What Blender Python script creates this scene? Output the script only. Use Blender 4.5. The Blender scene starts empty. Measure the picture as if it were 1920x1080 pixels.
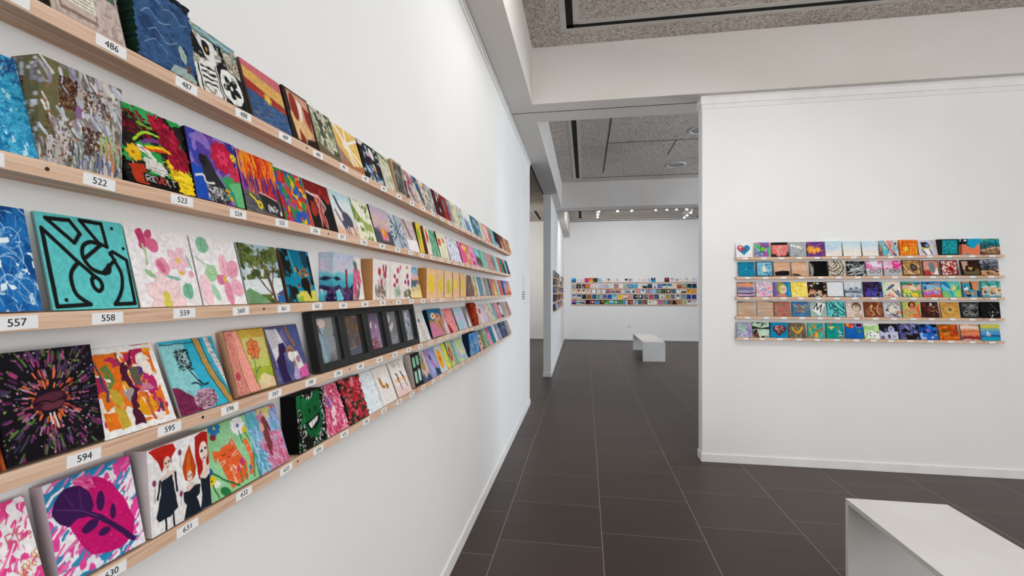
import bpy, bmesh, math, random
import numpy as np
from mathutils import Vector, Matrix

# ------------------------------------------------------------------ camera
F = 862.0; CX = 960.0; CY = 548.0; EYE = 1.7
YAW = math.atan(138 / F); SY, CW = math.sin(YAW), math.cos(YAW)
cam = bpy.data.cameras.new('camera'); camo = bpy.data.objects.new('camera', cam)
bpy.context.scene.collection.objects.link(camo)
cam.sensor_fit = 'HORIZONTAL'; cam.sensor_width = 36; cam.lens = 36 * F / 1920
cam.shift_y = (CY - 540) / 1920; cam.clip_start = .01; cam.clip_end = 100
camo.location = (0, 0, EYE); camo.rotation_euler = (math.pi / 2, 0, YAW)
S = bpy.context.scene; S.camera = camo

# ------------------------------------------------------------------ light
S.view_settings.view_transform = 'Standard'; S.view_settings.look = 'None'
S.view_settings.gamma = 1; S.view_settings.use_curve_mapping = False
S.view_settings.exposure = 0.22
W = bpy.data.worlds.new('world'); S.world = W; W.use_nodes = True
W.node_tree.nodes['Background'].inputs[0].default_value = (.985, .995, 1.0, 1)
W.node_tree.nodes['Background'].inputs[1].default_value = .80
COL = S.collection

def area(name, loc, target, sx, sy, power, col=(1, 1, 1)):
    l = bpy.data.lights.new(name, 'AREA'); l.shape = 'RECTANGLE'; l.size = sx; l.size_y = sy
    l.energy = power; l.color = col
    o = bpy.data.objects.new(name, l); COL.objects.link(o); o.location = loc
    o.rotation_euler = (Vector(target) - Vector(loc)).to_track_quat('-Z', 'Y').to_euler()
    return o
area('gallery_light', (1.7, 1.2, 4.2), (1.7, 2.6, 0), 2.2, 2.2, 27, (1, 1, .995))
area('gallery_light', (2.7, 3.75, 4.2), (2.7, 4.87, 1.0), 3.4, .25, 5, (1, 1, .99))
area('gallery_light', (.10, 2.9, 4.2), (-.8, 2.9, .8), .25, 5.6, 62, (1, 1, .99))
area('daylight_and_fill', (4.5, -3.6, 1.9), (-.3, 3.9, .9), 5, 2.6, 125, (.98, .99, 1))  # unseen fill light added behind the camera to lift the walls
area('daylight_and_fill', (7.5, 8.5, 2.3), (0, 8.0, 1.7), 3.5, 3.2, 275, (.82, .90, 1))  # bluish daylight from the right of the second bay
area('gallery_light', (1.7, 12.3, 3.9), (1.7, 16.5, .2), 3.4, .6, 68, (1, .99, .985))
area('gallery_light', (-3.2, 13.0, 4.0), (-2.6, 16, 1.5), 1.5, 2, 115, (1, .97, .93))

# ------------------------------------------------------------------ helpers
def px_x(x, y, X):
    t = (x - CX) / F; u = (CY - y) / F; r = (-SY + t * CW, CW + t * SY, u); k = X / r[0]
    return (X, r[1] * k, r[2] * k + EYE)
def px_y(x, y, Y):
    t = (x - CX) / F; u = (CY - y) / F; r = (-SY + t * CW, CW + t * SY, u); k = Y / r[1]
    return (r[0] * k, Y, r[2] * k + EYE)

def tag(o, label=None, cat=None, group=None, kind=None):
    for k, v in (('label', label), ('category', cat), ('group', group), ('kind', kind)):
        if v: o[k] = v
    return o

class MB:
    def __init__(s): s.v = []; s.f = []; s.m = []
    def prism(s, pts, z0, z1, mi=0):
        n = len(pts); b = len(s.v)
        a = sum(pts[i][0] * pts[(i + 1) % n][1] - pts[(i + 1) % n][0] * pts[i][1] for i in range(n))
        if a < 0: pts = pts[::-1]
        s.v += [(x, y, z0) for x, y in pts] + [(x, y, z1) for x, y in pts]
        s.f.append(tuple(b + i for i in range(n))[::-1]); s.f.append(tuple(b + n + i for i in range(n)))
        for i in range(n): j = (i + 1) % n; s.f.append((b + i, b + j, b + n + j, b + n + i))
        s.m += [mi] * (n + 2)
    def box(s, x0, x1, y0, y1, z0, z1, mi=0): s.prism([(x0, y0), (x1, y0), (x1, y1), (x0, y1)], z0, z1, mi)
    def tube(s, p, q, r0, r1, n=14, mi=0, cap=True):
        p = Vector(p); q = Vector(q); d = (q - p).normalized()
        a = d.orthogonal().normalized(); c = d.cross(a); b = len(s.v)
        for (o, r) in ((p, r0), (q, r1)):
            for i in range(n):
                t = 2 * math.pi * i / n; s.v.append(tuple(o + a * math.cos(t) * r + c * math.sin(t) * r))
        for i in range(n): j = (i + 1) % n; s.f.append((b + i, b + j, b + n + j, b + n + i)); s.m.append(mi)
        if cap: s.f.append(tuple(b + i for i in range(n))[::-1]); s.f.append(tuple(b + n + i for i in range(n))); s.m += [mi, mi]
    def build(s, name, mats, parent=None, bevel=0):
        me = bpy.data.meshes.new(name); me.from_pydata(s.v, [], s.f)
        if not isinstance(mats, (list, tuple)): mats = [mats]
        for m in mats: me.materials.append(m)
        for p, i in zip(me.polygons, s.m): p.material_index = i
        o = bpy.data.objects.new(name, me); COL.objects.link(o)
        if parent: o.parent = parent
        if bevel:
            b = o.modifiers.new('bevel', 'BEVEL'); b.width = bevel; b.segments = 2; b.limit_method = 'ANGLE'
        return o

def empty(name, loc=(0, 0, 0), rz=0):
    o = bpy.data.objects.new(name, None); COL.objects.link(o); o.location = loc; o.rotation_euler = (0, 0, rz)
    o.empty_display_size = .05
    return o

# ------------------------------------------------------------------ materials
def s2l(c): return tuple(((v / 12.92) if v <= .04045 else ((v + .055) / 1.055) ** 2.4) for v in c)
def hexc(h): return np.array([int(h[i:i + 2], 16) / 255 for i in (0, 2, 4)])
def node_mat(name):
    m = bpy.data.materials.new(name); m.use_nodes = True; nt = m.node_tree
    return m, nt, nt.nodes['Principled BSDF']
def N(nt, t, **k):
    n = nt.nodes.new(t)
    for a, b in k.items(): setattr(n, a, b)
    return n
def mth(nt, op, a, b=None):
    n = N(nt, 'ShaderNodeMath', operation=op)
    for i, v in enumerate((a, b)):
        if v is None: continue
        if isinstance(v, (int, float)): n.inputs[i].default_value = v
        else: nt.links.new(v, n.inputs[i])
    return n.outputs[0]
def noise_mat(name, c1, c2, scale=4, rough=.8, bump=0, bscale=200, detail=4, stretch=None, spec=.3):
    m, nt, b = node_mat(name)
    tc = N(nt, 'ShaderNodeTexCoord'); mp = N(nt, 'ShaderNodeMapping'); nt.links.new(tc.outputs['Object'], mp.inputs[0])
    if stretch: mp.inputs['Scale'].default_value = stretch
    n = N(nt, 'ShaderNodeTexNoise'); n.inputs['Scale'].default_value = scale; n.inputs['Detail'].default_value = detail
    nt.links.new(mp.outputs[0], n.inputs['Vector'])
    r = N(nt, 'ShaderNodeValToRGB'); r.color_ramp.elements[0].position = .35; r.color_ramp.elements[1].position = .65
    r.color_ramp.elements[0].color = (*s2l(c1), 1); r.color_ramp.elements[1].color = (*s2l(c2), 1)
    nt.links.new(n.outputs['Fac'], r.inputs[0]); nt.links.new(r.outputs[0], b.inputs['Base Color'])
    b.inputs['Roughness'].default_value = rough; b.inputs['Specular IOR Level'].default_value = spec
    if bump:
        n2 = N(nt, 'ShaderNodeTexNoise'); n2.inputs['Scale'].default_value = bscale
        nt.links.new(tc.outputs['Object'], n2.inputs['Vector'])
        bp = N(nt, 'ShaderNodeBump'); bp.inputs['Strength'].default_value = bump; bp.inputs['Distance'].default_value = .002
        nt.links.new(n2.outputs['Fac'], bp.inputs['Height']); nt.links.new(bp.outputs[0], b.inputs['Normal'])
    return m
def H(h): return tuple(hexc(h))
M = {}
M['wall'] = noise_mat('white_wall_paint', H('eeeeed'), H('f2f2f1'), 1.2, .85, .12, 260)
M['beam'] = noise_mat('beam_paint', H('d8d2cc'), H('dedad5'), 1.0, .85, .05, 120)
M['base'] = noise_mat('baseboard_paint', H('e9e8e6'), H('f0efed'), 6, .6)
M['bench'] = noise_mat('bench_paint', H('d6d4cf'), H('dedcd8'), 3, .55, .05, 90)
M['dark'] = noise_mat('slot_black', H('0c0c0c'), H('151413'), 5, .8)
M['flange'] = noise_mat('slot_flange', H('c2bdb8'), H('cac6c1'), 5, .6)
M['seam'] = noise_mat('seam_dark_line', H('3a3836'), H('4a4846'), 5, .9)  # dark grey of the joints and seam strips
M['white'] = noise_mat('white_card', H('f1f2f3'), H('f6f6f6'), 8, .7)
M['grey'] = noise_mat('speaker_grille', H('8f9092'), H('a0a1a3'), 300, .6)
M['ink'] = noise_mat('ink', H('161616'), H('202020'), 8, .6)
M['teal'] = noise_mat('teal_print', H('1f4a4e'), H('2c5a5c'), 8, .6)
M['blackframe'] = noise_mat('black_frame', H('1f1f20'), H('29292a'), 20, .5)
M['screw'] = noise_mat('dark_screw', H('17130f'), H('2a211a'), 20, .5)
M['metal'] = noise_mat('white_metal', H('d8d8d8'), H('e4e4e4'), 8, .4)
M['rawwood'] = noise_mat('cut_wood', H('c08a58'), H('d6a878'), 14, .7, stretch=(1, 1, .15))

# pine ledge
def pine():
    m, nt, b = node_mat('pine_ledge')
    tc = N(nt, 'ShaderNodeTexCoord'); mp = N(nt, 'ShaderNodeMapping'); mp.inputs['Scale'].default_value = (1.0, 34, 34)
    nt.links.new(tc.outputs['Object'], mp.inputs[0])
    n = N(nt, 'ShaderNodeTexNoise'); n.inputs['Scale'].default_value = 3.2; n.inputs['Detail'].default_value = 6; n.inputs['Distortion'].default_value = 1.0
    nt.links.new(mp.outputs[0], n.inputs['Vector'])
    r = N(nt, 'ShaderNodeValToRGB')
    e = r.color_ramp.elements; e[0].position = .3; e[1].position = .7
    e[0].color = (*s2l(H('c29678')), 1); e[1].color = (*s2l(H('ebcbb1')), 1)
    k = r.color_ramp.elements.new(.5); k.color = (*s2l(H('dfba9e')), 1)
    nt.links.new(n.outputs['Fac'], r.inputs[0])
    v = N(nt, 'ShaderNodeTexVoronoi'); v.inputs['Scale'].default_value = 1; mp2 = N(nt, 'ShaderNodeMapping'); mp2.inputs['Scale'].default_value = (3.1, 9, 9)
    nt.links.new(tc.outputs['Object'], mp2.inputs[0]); nt.links.new(mp2.outputs[0], v.inputs['Vector'])
    kn = N(nt, 'ShaderNodeMapRange'); kn.inputs['From Min'].default_value = .03; kn.inputs['From Max'].default_value = .09; nt.links.new(v.outputs['Distance'], kn.inputs['Value'])
    mx = N(nt, 'ShaderNodeMix', data_type='RGBA'); mx.inputs[6].default_value = (*s2l(H('5e3a24')), 1)
    nt.links.new(kn.outputs[0], mx.inputs[0]); nt.links.new(r.outputs[0], mx.inputs[7]); nt.links.new(mx.outputs[2], b.inputs['Base Color'])
    b.inputs['Roughness'].default_value = .65
    return m
M['pine'] = pine()

# acoustic ceiling board
def acoustic():
    m, nt, b = node_mat('acoustic_board')
    tc = N(nt, 'ShaderNodeTexCoord')
    n = N(nt, 'ShaderNodeTexNoise'); n.inputs['Scale'].default_value = 48; n.inputs['Detail'].default_value = 3; n.inputs['Distortion'].default_value = 1.6
    nt.links.new(tc.outputs['Object'], n.inputs['Vector'])
    r = N(nt, 'ShaderNodeValToRGB'); e = r.color_ramp.elements
    e[0].position = .40; e[1].position = .55; e[0].color = (*s2l(H('8b827a')), 1); e[1].color = (*s2l(H('dcd3ca')), 1)
    nt.links.new(n.outputs['Fac'], r.inputs[0])
    n2 = N(nt, 'ShaderNodeTexNoise'); n2.inputs['Scale'].default_value = .9; n2.inputs['Detail'].default_value = 5
    nt.links.new(tc.outputs['Object'], n2.inputs['Vector'])
    r2 = N(nt, 'ShaderNodeValToRGB'); e = r2.color_ramp.elements; e[0].position = .3; e[1].position = .5
    e[0].color = (.82, .81, .80, 1); e[1].color = (1, 1, 1, 1); nt.links.new(n2.outputs['Fac'], r2.inputs[0])
    mx = N(nt, 'ShaderNodeMix', data_type='RGBA', blend_type='MULTIPLY'); mx.inputs[0].default_value = 1
    nt.links.new(r.outputs[0], mx.inputs[6]); nt.links.new(r2.outputs[0], mx.inputs[7]); nt.links.new(mx.outputs[2], b.inputs['Base Color'])
    b.inputs['Roughness'].default_value = .95
    bp = N(nt, 'ShaderNodeBump'); bp.inputs['Strength'].default_value = .5; bp.inputs['Distance'].default_value = .004
    nt.links.new(r.outputs[0], bp.inputs['Height']); nt.links.new(bp.outputs[0], b.inputs['Normal'])
    return m
M['acoustic'] = acoustic()

# dark floor tiles 0.70 x 0.592 laid with one-third stagger
def tiles():
    m, nt, b = node_mat('floor_tiles')
    L = nt.links.new
    tc = N(nt, 'ShaderNodeTexCoord'); sp = N(nt, 'ShaderNodeSeparateXYZ'); L(tc.outputs['Object'], sp.inputs[0])
    u = mth(nt, 'DIVIDE', mth(nt, 'SUBTRACT', sp.outputs[0], .112 - 7.0), .700)
    ci = mth(nt, 'FLOOR', u)
    v = mth(nt, 'DIVIDE', mth(nt, 'SUBTRACT', mth(nt, 'SUBTRACT', sp.outputs[1], 3.309 - 5.92), mth(nt, 'MULTIPLY', mth(nt, 'SUBTRACT', ci, 10), .197)), .592)
    ri = mth(nt, 'FLOOR', v)
    fu = mth(nt, 'FRACT', u); fv = mth(nt, 'FRACT', v)
    du = mth(nt, 'MULTIPLY', mth(nt, 'MINIMUM', fu, mth(nt, 'SUBTRACT', 1, fu)), .700)
    dv = mth(nt, 'MULTIPLY', mth(nt, 'MINIMUM', fv, mth(nt, 'SUBTRACT', 1, fv)), .592)
    dd = mth(nt, 'MINIMUM', du, mth(nt, 'MULTIPLY', dv, 1.5))
    g = N(nt, 'ShaderNodeMapRange'); g.inputs['From Min'].default_value = .0016; g.inputs['From Max'].default_value = .0032; L(dd, g.inputs['Value'])
    cb = N(nt, 'ShaderNodeCombineXYZ'); L(ci, cb.inputs[0]); L(ri, cb.inputs[1])
    wn = N(nt, 'ShaderNodeTexWhiteNoise', noise_dimensions='2D'); L(cb.outputs[0], wn.inputs['Vector'])
    n1 = N(nt, 'ShaderNodeTexNoise'); n1.inputs['Scale'].default_value = 2.2; n1.inputs['Detail'].default_value = 8; n1.inputs['Roughness'].default_value = .7
    mp = N(nt, 'ShaderNodeMapping'); mp.inputs['Scale'].default_value = (1, 3, 1); L(tc.outputs['Object'], mp.inputs[0]); L(mp.outputs[0], n1.inputs['Vector'])
    n3 = N(nt, 'ShaderNodeTexNoise'); n3.inputs['Scale'].default_value = 220; n3.inputs['Detail'].default_value = 2; L(tc.outputs['Object'], n3.inputs['Vector'])
    f = mth(nt, 'ADD', mth(nt, 'MULTIPLY', wn.outputs['Value'], .35), mth(nt, 'ADD', mth(nt, 'MULTIPLY', n1.outputs['Fac'], .5), mth(nt, 'MULTIPLY', n3.outputs['Fac'], .3)))
    r = N(nt, 'ShaderNodeValToRGB'); e = r.color_ramp.elements; e[0].position = .25; e[1].position = .85
    e[0].color = (*s2l(H('352b25')), 1); e[1].color = (*s2l(H('483b33')), 1); L(f, r.inputs[0])
    mx = N(nt, 'ShaderNodeMix', data_type='RGBA'); mx.inputs[6].default_value = (*s2l(H('8a8078')), 1); L(g.outputs[0], mx.inputs[0]); L(r.outputs[0], mx.inputs[7])
    L(mx.outputs[2], b.inputs['Base Color'])
    b.inputs['Roughness'].default_value = .40; b.inputs['Specular IOR Level'].default_value = .38
    bp = N(nt, 'ShaderNodeBump'); bp.inputs['Strength'].default_value = .4; bp.inputs['Distance'].default_value = .001
    L(g.outputs[0], bp.inputs['Height']); L(bp.outputs[0], b.inputs['Normal'])
    return m
M['tiles'] = tiles()

def painted():
    m, nt, b = node_mat('painted_canvas')
    at = N(nt, 'ShaderNodeAttribute'); at.attribute_name = 'paint'
    nt.links.new(at.outputs['Color'], b.inputs['Base Color'])
    b.inputs['Roughness'].default_value = .7; b.inputs['Specular IOR Level'].default_value = .10
    tc = N(nt, 'ShaderNodeTexCoord'); n = N(nt, 'ShaderNodeTexNoise'); n.inputs['Scale'].default_value = 420; n.inputs['Detail'].default_value = 2
    nt.links.new(tc.outputs['Object'], n.inputs['Vector'])
    bp = N(nt, 'ShaderNodeBump'); bp.inputs['Strength'].default_value = .3; bp.inputs['Distance'].default_value = .0008
    nt.links.new(n.outputs['Fac'], bp.inputs['Height']); nt.links.new(bp.outputs[0], b.inputs['Normal'])
    return m
M['paint'] = painted()
def glass():
    m, nt, b = node_mat('frame_glass')
    nt.nodes.remove(b); o = nt.nodes['Material Output']
    t = N(nt, 'ShaderNodeBsdfTransparent'); g = N(nt, 'ShaderNodeBsdfGlossy'); g.inputs['Roughness'].default_value = .03
    mx = N(nt, 'ShaderNodeMixShader'); mx.inputs[0].default_value = .05
    nt.links.new(t.outputs[0], mx.inputs[1]); nt.links.new(g.outputs[0], mx.inputs[2]); nt.links.new(mx.outputs[0], o.inputs[0])
    return m
M['glass'] = glass()
def glow():
    m, nt, b = node_mat('lamp_lens')
    b.inputs['Base Color'].default_value = (1, 1, 1, 1); b.inputs['Emission Color'].default_value = (1, .93, .84, 1); b.inputs['Emission Strength'].default_value = 2.5
    return m
M['glow'] = glow()

# ------------------------------------------------------------------ setting
LW0, LWK = -.803, -.0053            # long left wall: face X = LW0 + LWK*Y
def lwx(y): return LW0 + LWK * y
LROT = math.pi / 2 - math.atan(LWK)
def struct(mb, name, mat, bevel=0): return tag(mb.build(name, mat, bevel=bevel), kind='structure')
CEIL = 4.262; SOF = 3.672; LEND = 6.95; RY = 4.87; RX = 1.158; FY = 16.55

m = MB(); m.box(-6, 8, -4, FY + .1, -.1, 0); struct(m, 'floor', M['tiles'])
m = MB(); m.prism([(lwx(-4), -4), (lwx(LEND), LEND), (lwx(LEND) - .15, LEND), (lwx(-4) - .15, -4)], 0, SOF - .03); struct(m, 'wall_left', M['wall'])
m = MB(); m.prism([(lwx(-4) + .012, -4), (lwx(LEND) + .012, LEND + .012), (lwx(LEND) - .162, LEND + .012), (lwx(LEND) - .162, LEND), (lwx(LEND) - .0, LEND), (lwx(-4), -4)], 0, .08); struct(m, 'baseboard_left', M['base'])
m = MB(); m.prism([(lwx(-4) + .016, -4), (lwx(LEND) + .016, LEND + .016), (lwx(LEND) - .166, LEND + .016), (lwx(-4) - .166, -4)], SOF - .03, SOF - .004)
m.prism([(lwx(-4) + .008, -4), (lwx(LEND) + .008, LEND + .008), (lwx(LEND) - .0, LEND), (lwx(-4), -4)], SOF - .07, SOF - .03); struct(m, 'trim_1', M['base'])
# free-standing partition on the left further in
PN, PF = (-.690, 9.25), (-.770, FY)
def pwx(y): return PN[0] + (PF[0] - PN[0]) * (y - PN[1]) / (PF[1] - PN[1])
m = MB(); m.prism([PN, PF, (PF[0] - .15, PF[1]), (PN[0] - .15, PN[1])], 0, SOF - .005); struct(m, 'wall_partition', M['wall'])
m = MB(); m.prism([(PN[0] + .012, PN[1] - .012), (PF[0] + .012, PF[1]), PF, PN, (PN[0] - .15, PN[1]), (PN[0] - .162, PN[1] - .012)], 0, .08); struct(m, 'baseboard_partition', M['base'])
m = MB(); m.prism([(PN[0] + .012, PN[1] - .012), (PF[0] + .012, PF[1]), PF, PN, (PN[0] - .15, PN[1]), (PN[0] - .162, PN[1] - .012)], SOF - .05, SOF - .005); struct(m, 'trim_2', M['base'])
# right wall facing the visitor
RT = 3.585
m = MB(); m.box(RX, 8, RY, RY + .15, 0, RT); struct(m, 'wall_right', M['wall'])
m = MB(); m.prism([(RX - .012, RY - .012), (8, RY - .012), (8, RY), (RX, RY), (RX, RY + .15), (RX - .012, RY + .15)], 0, .078); struct(m, 'baseboard_right', M['base'], .002)
m = MB(); m.box(RX - .014, 8, RY - .014, RY + .164, RT, SOF - .002); m.box(RX - .006, 8, RY - .006, RY, RT - .045, RT); struct(m, 'trim_3', M['base'])
# back wall
m = MB(); m.box(-6, 8, FY, FY + .15, 0, CEIL); struct(m, 'wall_back', M['wall'])
m = MB(); m.box(-6.1, -6, 3.9, FY + .1, 0, CEIL); m.box(-6.1, lwx(4) - .15, 3.9, 4.0, 0, CEIL); struct(m, 'wall_side_unseen', M['wall'])  # unseen walls, added to shut world light out of the side room
m = MB(); m.box(8, 8.1, RY, FY + .1, 0, CEIL); struct(m, 'wall_right_unseen', M['wall'])  # unseen wall, added to keep world light off the second bay's beam and ceiling
m = MB(); m.box(PF[0] + .001, 8, FY - .012, FY, .012, .085); m.box(-6, PF[0] - .16, FY - .012, FY, .012, .085); struct(m, 'baseboard_back', M['base'])
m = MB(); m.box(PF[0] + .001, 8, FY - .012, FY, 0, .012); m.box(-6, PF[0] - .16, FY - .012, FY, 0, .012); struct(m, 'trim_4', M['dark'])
m = MB(); m.box(-.55, 8, FY - .03, FY, CEIL - .05, CEIL - .03); m.box(-.55, 8, FY - .02, FY, CEIL - .03, CEIL - .01, 1); struct(m, 'trim_5', [M['seam'], M['base']])
# beams
BX = -.552
m = MB(); m.box(-.845, BX, -4, FY, SOF, CEIL + .01); struct(m, 'beam_left', M['beam'])
m = MB(); m.box(BX, 8, 4.80, 5.315, SOF, CEIL + .01); struct(m, 'beam_front', M['beam'])
m = MB(); m.box(BX, 8, 10.80, 11.3, SOF, CEIL + .01); struct(m, 'beam_back', M['beam'])
m = MB(); m.box(-.80, RX - .02, 5.018, 5.026, SOF - .003, SOF + .01); struct(m, 'trim_6', M['seam'])      # open joint across the soffit
m = MB(); m.box(-.856, -.834, LEND + .03, 9.22, SOF - .004, SOF + .02); m.box(-.8, 8, 11.28, 11.3, SOF - .004, SOF + .01); struct(m, 'trim_7', M['dark'])
# ceiling (acoustic boards), slots and seams are let into it
m = MB(); m.box(-6, 8, -4, FY, CEIL, CEIL + .1); struct(m, 'ceiling', M['acoustic'])
def slot(mb, x0, x1, y0, y1, fl=.055):
    mb.box(x0, x1, y0, y1, CEIL - .006, CEIL + .001, 1)
m = MB()
def ring_slot(m, x0, y0, y1, hw=.05, fl=.055, yfl=True, back=False):
    z = CEIL - .004
    # slot along Y and slot along X meeting in a corner
    m.box(x0 - hw - fl, x0 - hw, y0, y1, z, CEIL)
    m.box(x0 + hw, x0 + hw + fl, y0, y1 - .055 - .055 if yfl else y1, z, CEIL)
    m.box(x0 - hw, x0 + hw, y0, y1, z + .001, CEIL, 1)
ring_slot(m, -.15, -4, 4.49, .033, .055)
m.box(-.238, 8, 4.49, 4.545, CEIL - .004, CEIL); m.box(-.062, 8, 4.38, 4.435, CEIL - .004, CEIL); m.box(-.183, 8, 4.435, 4.49, CEIL - .003, CEIL, 1)
m.box(1.7, 1.712, -4, 4.25, CEIL - .002, CEIL, 2); m.box(.0, 8, 2.3, 2.31, CEIL - .002, CEIL, 2)
struct(m, 'trim_8', [M['flange'], M['dark'], M['seam']])
m = MB(); ring_slot(m, -.175, 5.315, 10.42, .038, .06, False)
m.box(-.1, 8, 10.42, 10.45, CEIL - .003, CEIL, 1); m.box(-.27, 8, 10.45, 10.475, CEIL - .004, CEIL)
m.box(.362, .382, 5.32, 10.0, CEIL - .003, CEIL, 2); m.box(.375, 8, 8.05, 8.07, CEIL - .003, CEIL, 2); m.box(1.50, 1.515, 8.07, 8.9, CEIL - .002, CEIL, 2)
struct(m, 'trim_9', [M['flange'], M['dark'], M['seam']])
m = MB(); ring_slot(m, -.18, 14.3, 16.1, .05, .05, False); m.box(-.3, 8, 16.12, 16.15, CEIL - .004, CEIL)
m.box(3.70, 3.80, 14.3, 16.4, CEIL - .003, CEIL, 1)
m.box(-1.62, -1.52, 14.4, 16.1, CEIL - .003, CEIL, 1); m.box(-1.68, -1.62, 14.3, 16.2, CEIL - .004, CEIL); m.box(-1.52, -1.46, 14.3, 16.2, CEIL - .004, CEIL)
struct(m, 'trim_10', [M['flange'], M['dark'], M['seam']])
m = MB(); m.box(BX, 8, 11.3, 11.33, SOF + .0, SOF + .03); struct(m, 'trim_11', M['seam'])

# ceiling speakers
def speaker(x, y, label):
    e = empty('ceiling_speaker', (x, y, CEIL)); tag(e, label, 'speaker', 'round ceiling speakers behind the opening')
    r = MB(); n = 32
    prof = [(.19, 0), (.19, -.012), (.165, -.016), (.16, -.008)]
    for k, (rr, z) in enumerate(prof):
        for i in range(n): t = 2 * math.pi * i / n; r.v.append((rr * math.cos(t), rr * math.sin(t), z))
    for k in range(3):
        for i in range(n): j = (i + 1) % n; r.f.append((k * n + j, k * n + i, (k + 1) * n + i, (k + 1) * n + j)); r.m.append(0)
    r.build('rim', M['metal'], e)
    g = MB(); g.tube((0, 0, -.008), (0, 0, -.004), .16, .16, 32); g.build('grille', M['grey'], e)
speaker(1.79, 9.62, 'round grey ceiling speaker seen whole through the opening')
speaker(1.80, 7.62, 'round ceiling speaker half hidden by the edge of the right wall')

# track lights in the far room
m = MB(); m.box(.33, 3.3, 13.60, 13.635, CEIL - .05, CEIL - .015)
for x in (.5, 1.4, 2.3, 3.1): m.box(x, x + .05, 13.605, 13.63, CEIL - .02, CEIL)
tag(m.build('lighting_track', M['metal']), 'white lighting track across the far room ceiling', 'lighting track', 'lighting tracks of the far room')
m = MB(); m.box(3.07, 3.105, 13.7, 15.5, CEIL - .05, CEIL - .015)
for y in (13.9, 15.2): m.box(3.075, 3.10, y, y + .05, CEIL - .02, CEIL)
tag(m.build('lighting_track', M['metal']), 'white lighting track running toward the back wall at the far right', 'lighting track', 'lighting tracks of the far room')
m = MB(); m.box(.335, .37, 13.7, 15.0, CEIL - .05, CEIL - .015)
for y in (13.9, 14.8): m.box(.34, .365, y, y + .05, CEIL - .02, CEIL)
tag(m.build('lighting_track', M['metal']), 'white lighting track running toward the back wall at the far left', 'lighting track', 'lighting tracks of the far room')
def spot(x, y, dx, dy, label):
    e = empty('track_spotlight', (x, y, CEIL - .05)); tag(e, label, 'spotlight', 'track spotlights in the far room')
    a = MB(); a.box(-.018, .018, -.04, .04, -.025, 0); a.tube((0, 0, -.025), (0, 0, -.09), .008, .008, 8); a.build('arm', M['metal'], e)
    d = Vector((dx, dy, -.75)).normalized(); c = Vector((0, 0, -.12))
    h = MB(); h.tube(c - d * .06, c + d * .06, .032, .040, 18); h.tube(c - d * .08, c - d * .06, .02, .032, 18); hd = h.build('lamp_head', M['metal'], e)
    l = MB(); l.tube(c + d * .0605, c + d * .064, .034, .034, 18); l.build('lens', M['glow'], e)
spot(.352, 14.65, .3, -.4, 'track spotlight nearest the back wall, far left cluster')
spot(.352, 14.15, .3, -.5, 'middle track spotlight of the far left cluster')
spot(.36, 13.617, .4, -.4, 'track spotlight at the left corner of the tracks')
spot(.91, 13.617, 0, -.5, 'first single spotlight right of the left corner of the track')
spot(1.304, 13.617, .1, -.5, 'second single spotlight from the left corner of the track')
spot(1.989, 13.617, -.2, .6, 'third single spotlight, mid track, turned to the back wall')
spot(2.29, 13.617, 0, .7, 'fourth single spotlight on the long track, right of middle')
spot(2.546, 13.617, .1, .7, 'fifth single spotlight, last before the right corner')
spot(2.80, 13.617, .3, -.3, 'track spotlight beside the right corner of the tracks')
spot(3.088, 14.25, -.4, -.5, 'front track spotlight on the right return track')
spot(3.088, 14.75, -.4, -.5, 'middle track spotlight on the right return track')
spot(3.088, 15.15, -.4, -.5, 'rear track spotlight on the right return track')

# benches
def bench(x0, y0, x1, y1, rz, label):
    w, l = x1 - x0, y1 - y0; e = empty('bench', (x0, y0, 0), rz); tag(e, label, 'bench', 'white gallery benches')
    t = .028; h = .478
    a = MB(); a.box(0, w, 0, l, h - t, h); a.build('seat_top', M['bench'], e, .0015)
    for q in (0, l - t):
        a = MB(); a.box(0, w, q, q + t, 0, h - t); a.build('end_panel', M['bench'], e, .001)
bench(1.524, .93, 2.056, 3.01, 0, 'white painted bench in the near right corner, its end facing the right wall')
bench(1.388, 11.68, 1.922, 14.0, 0, 'white painted bench on the dark floor of the far room')

# power outlet
e = empty('power_outlet', (1.513, FY, .504)); tag(e, 'white double power outlet low on the back wall, left of the far bench', 'outlet')
a = MB(); a.box(-.06, .06, -.009, 0, -.037, .037); a.build('cover_plate', M['metal'], e, .002)
for q in (-.03, .03):
    a = MB(); a.box(q - .008, q - .004, -.0098, -.009, -.012, .006); a.box(q + .004, q + .008, -.0098, -.009, -.012, .006); a.build('socket', M['ink'], e)
# exhibition label
e = empty('exhibition_label', (lwx(6.2), 6.2, 1.60), LROT); tag(e, 'pale text panel with two dark teal blocks, far end of left wall', 'sign')
a = MB(); a.box(-.17, .17, -.003, 0, 0, .36); a.build('panel', M['wall'], e)
a = MB()
rnd = random.Random(4)
for i in range(13): a.box(-.14, -.14 + .2 + rnd.random() * .07, -.0036, -.003, .33 - i * .018, .3345 - i * .018)
a.build('printed_text', M['flange'], e)
for q in (.005, .065):
    a = MB(); a.box(-.13, .10, -.0045, -.003, q, q + .045); a.box(-.11, .08, -.005, -.0045, q + .012, q + .033, 1); a.build('teal_block', [M['teal'], M['white']], e)

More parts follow.
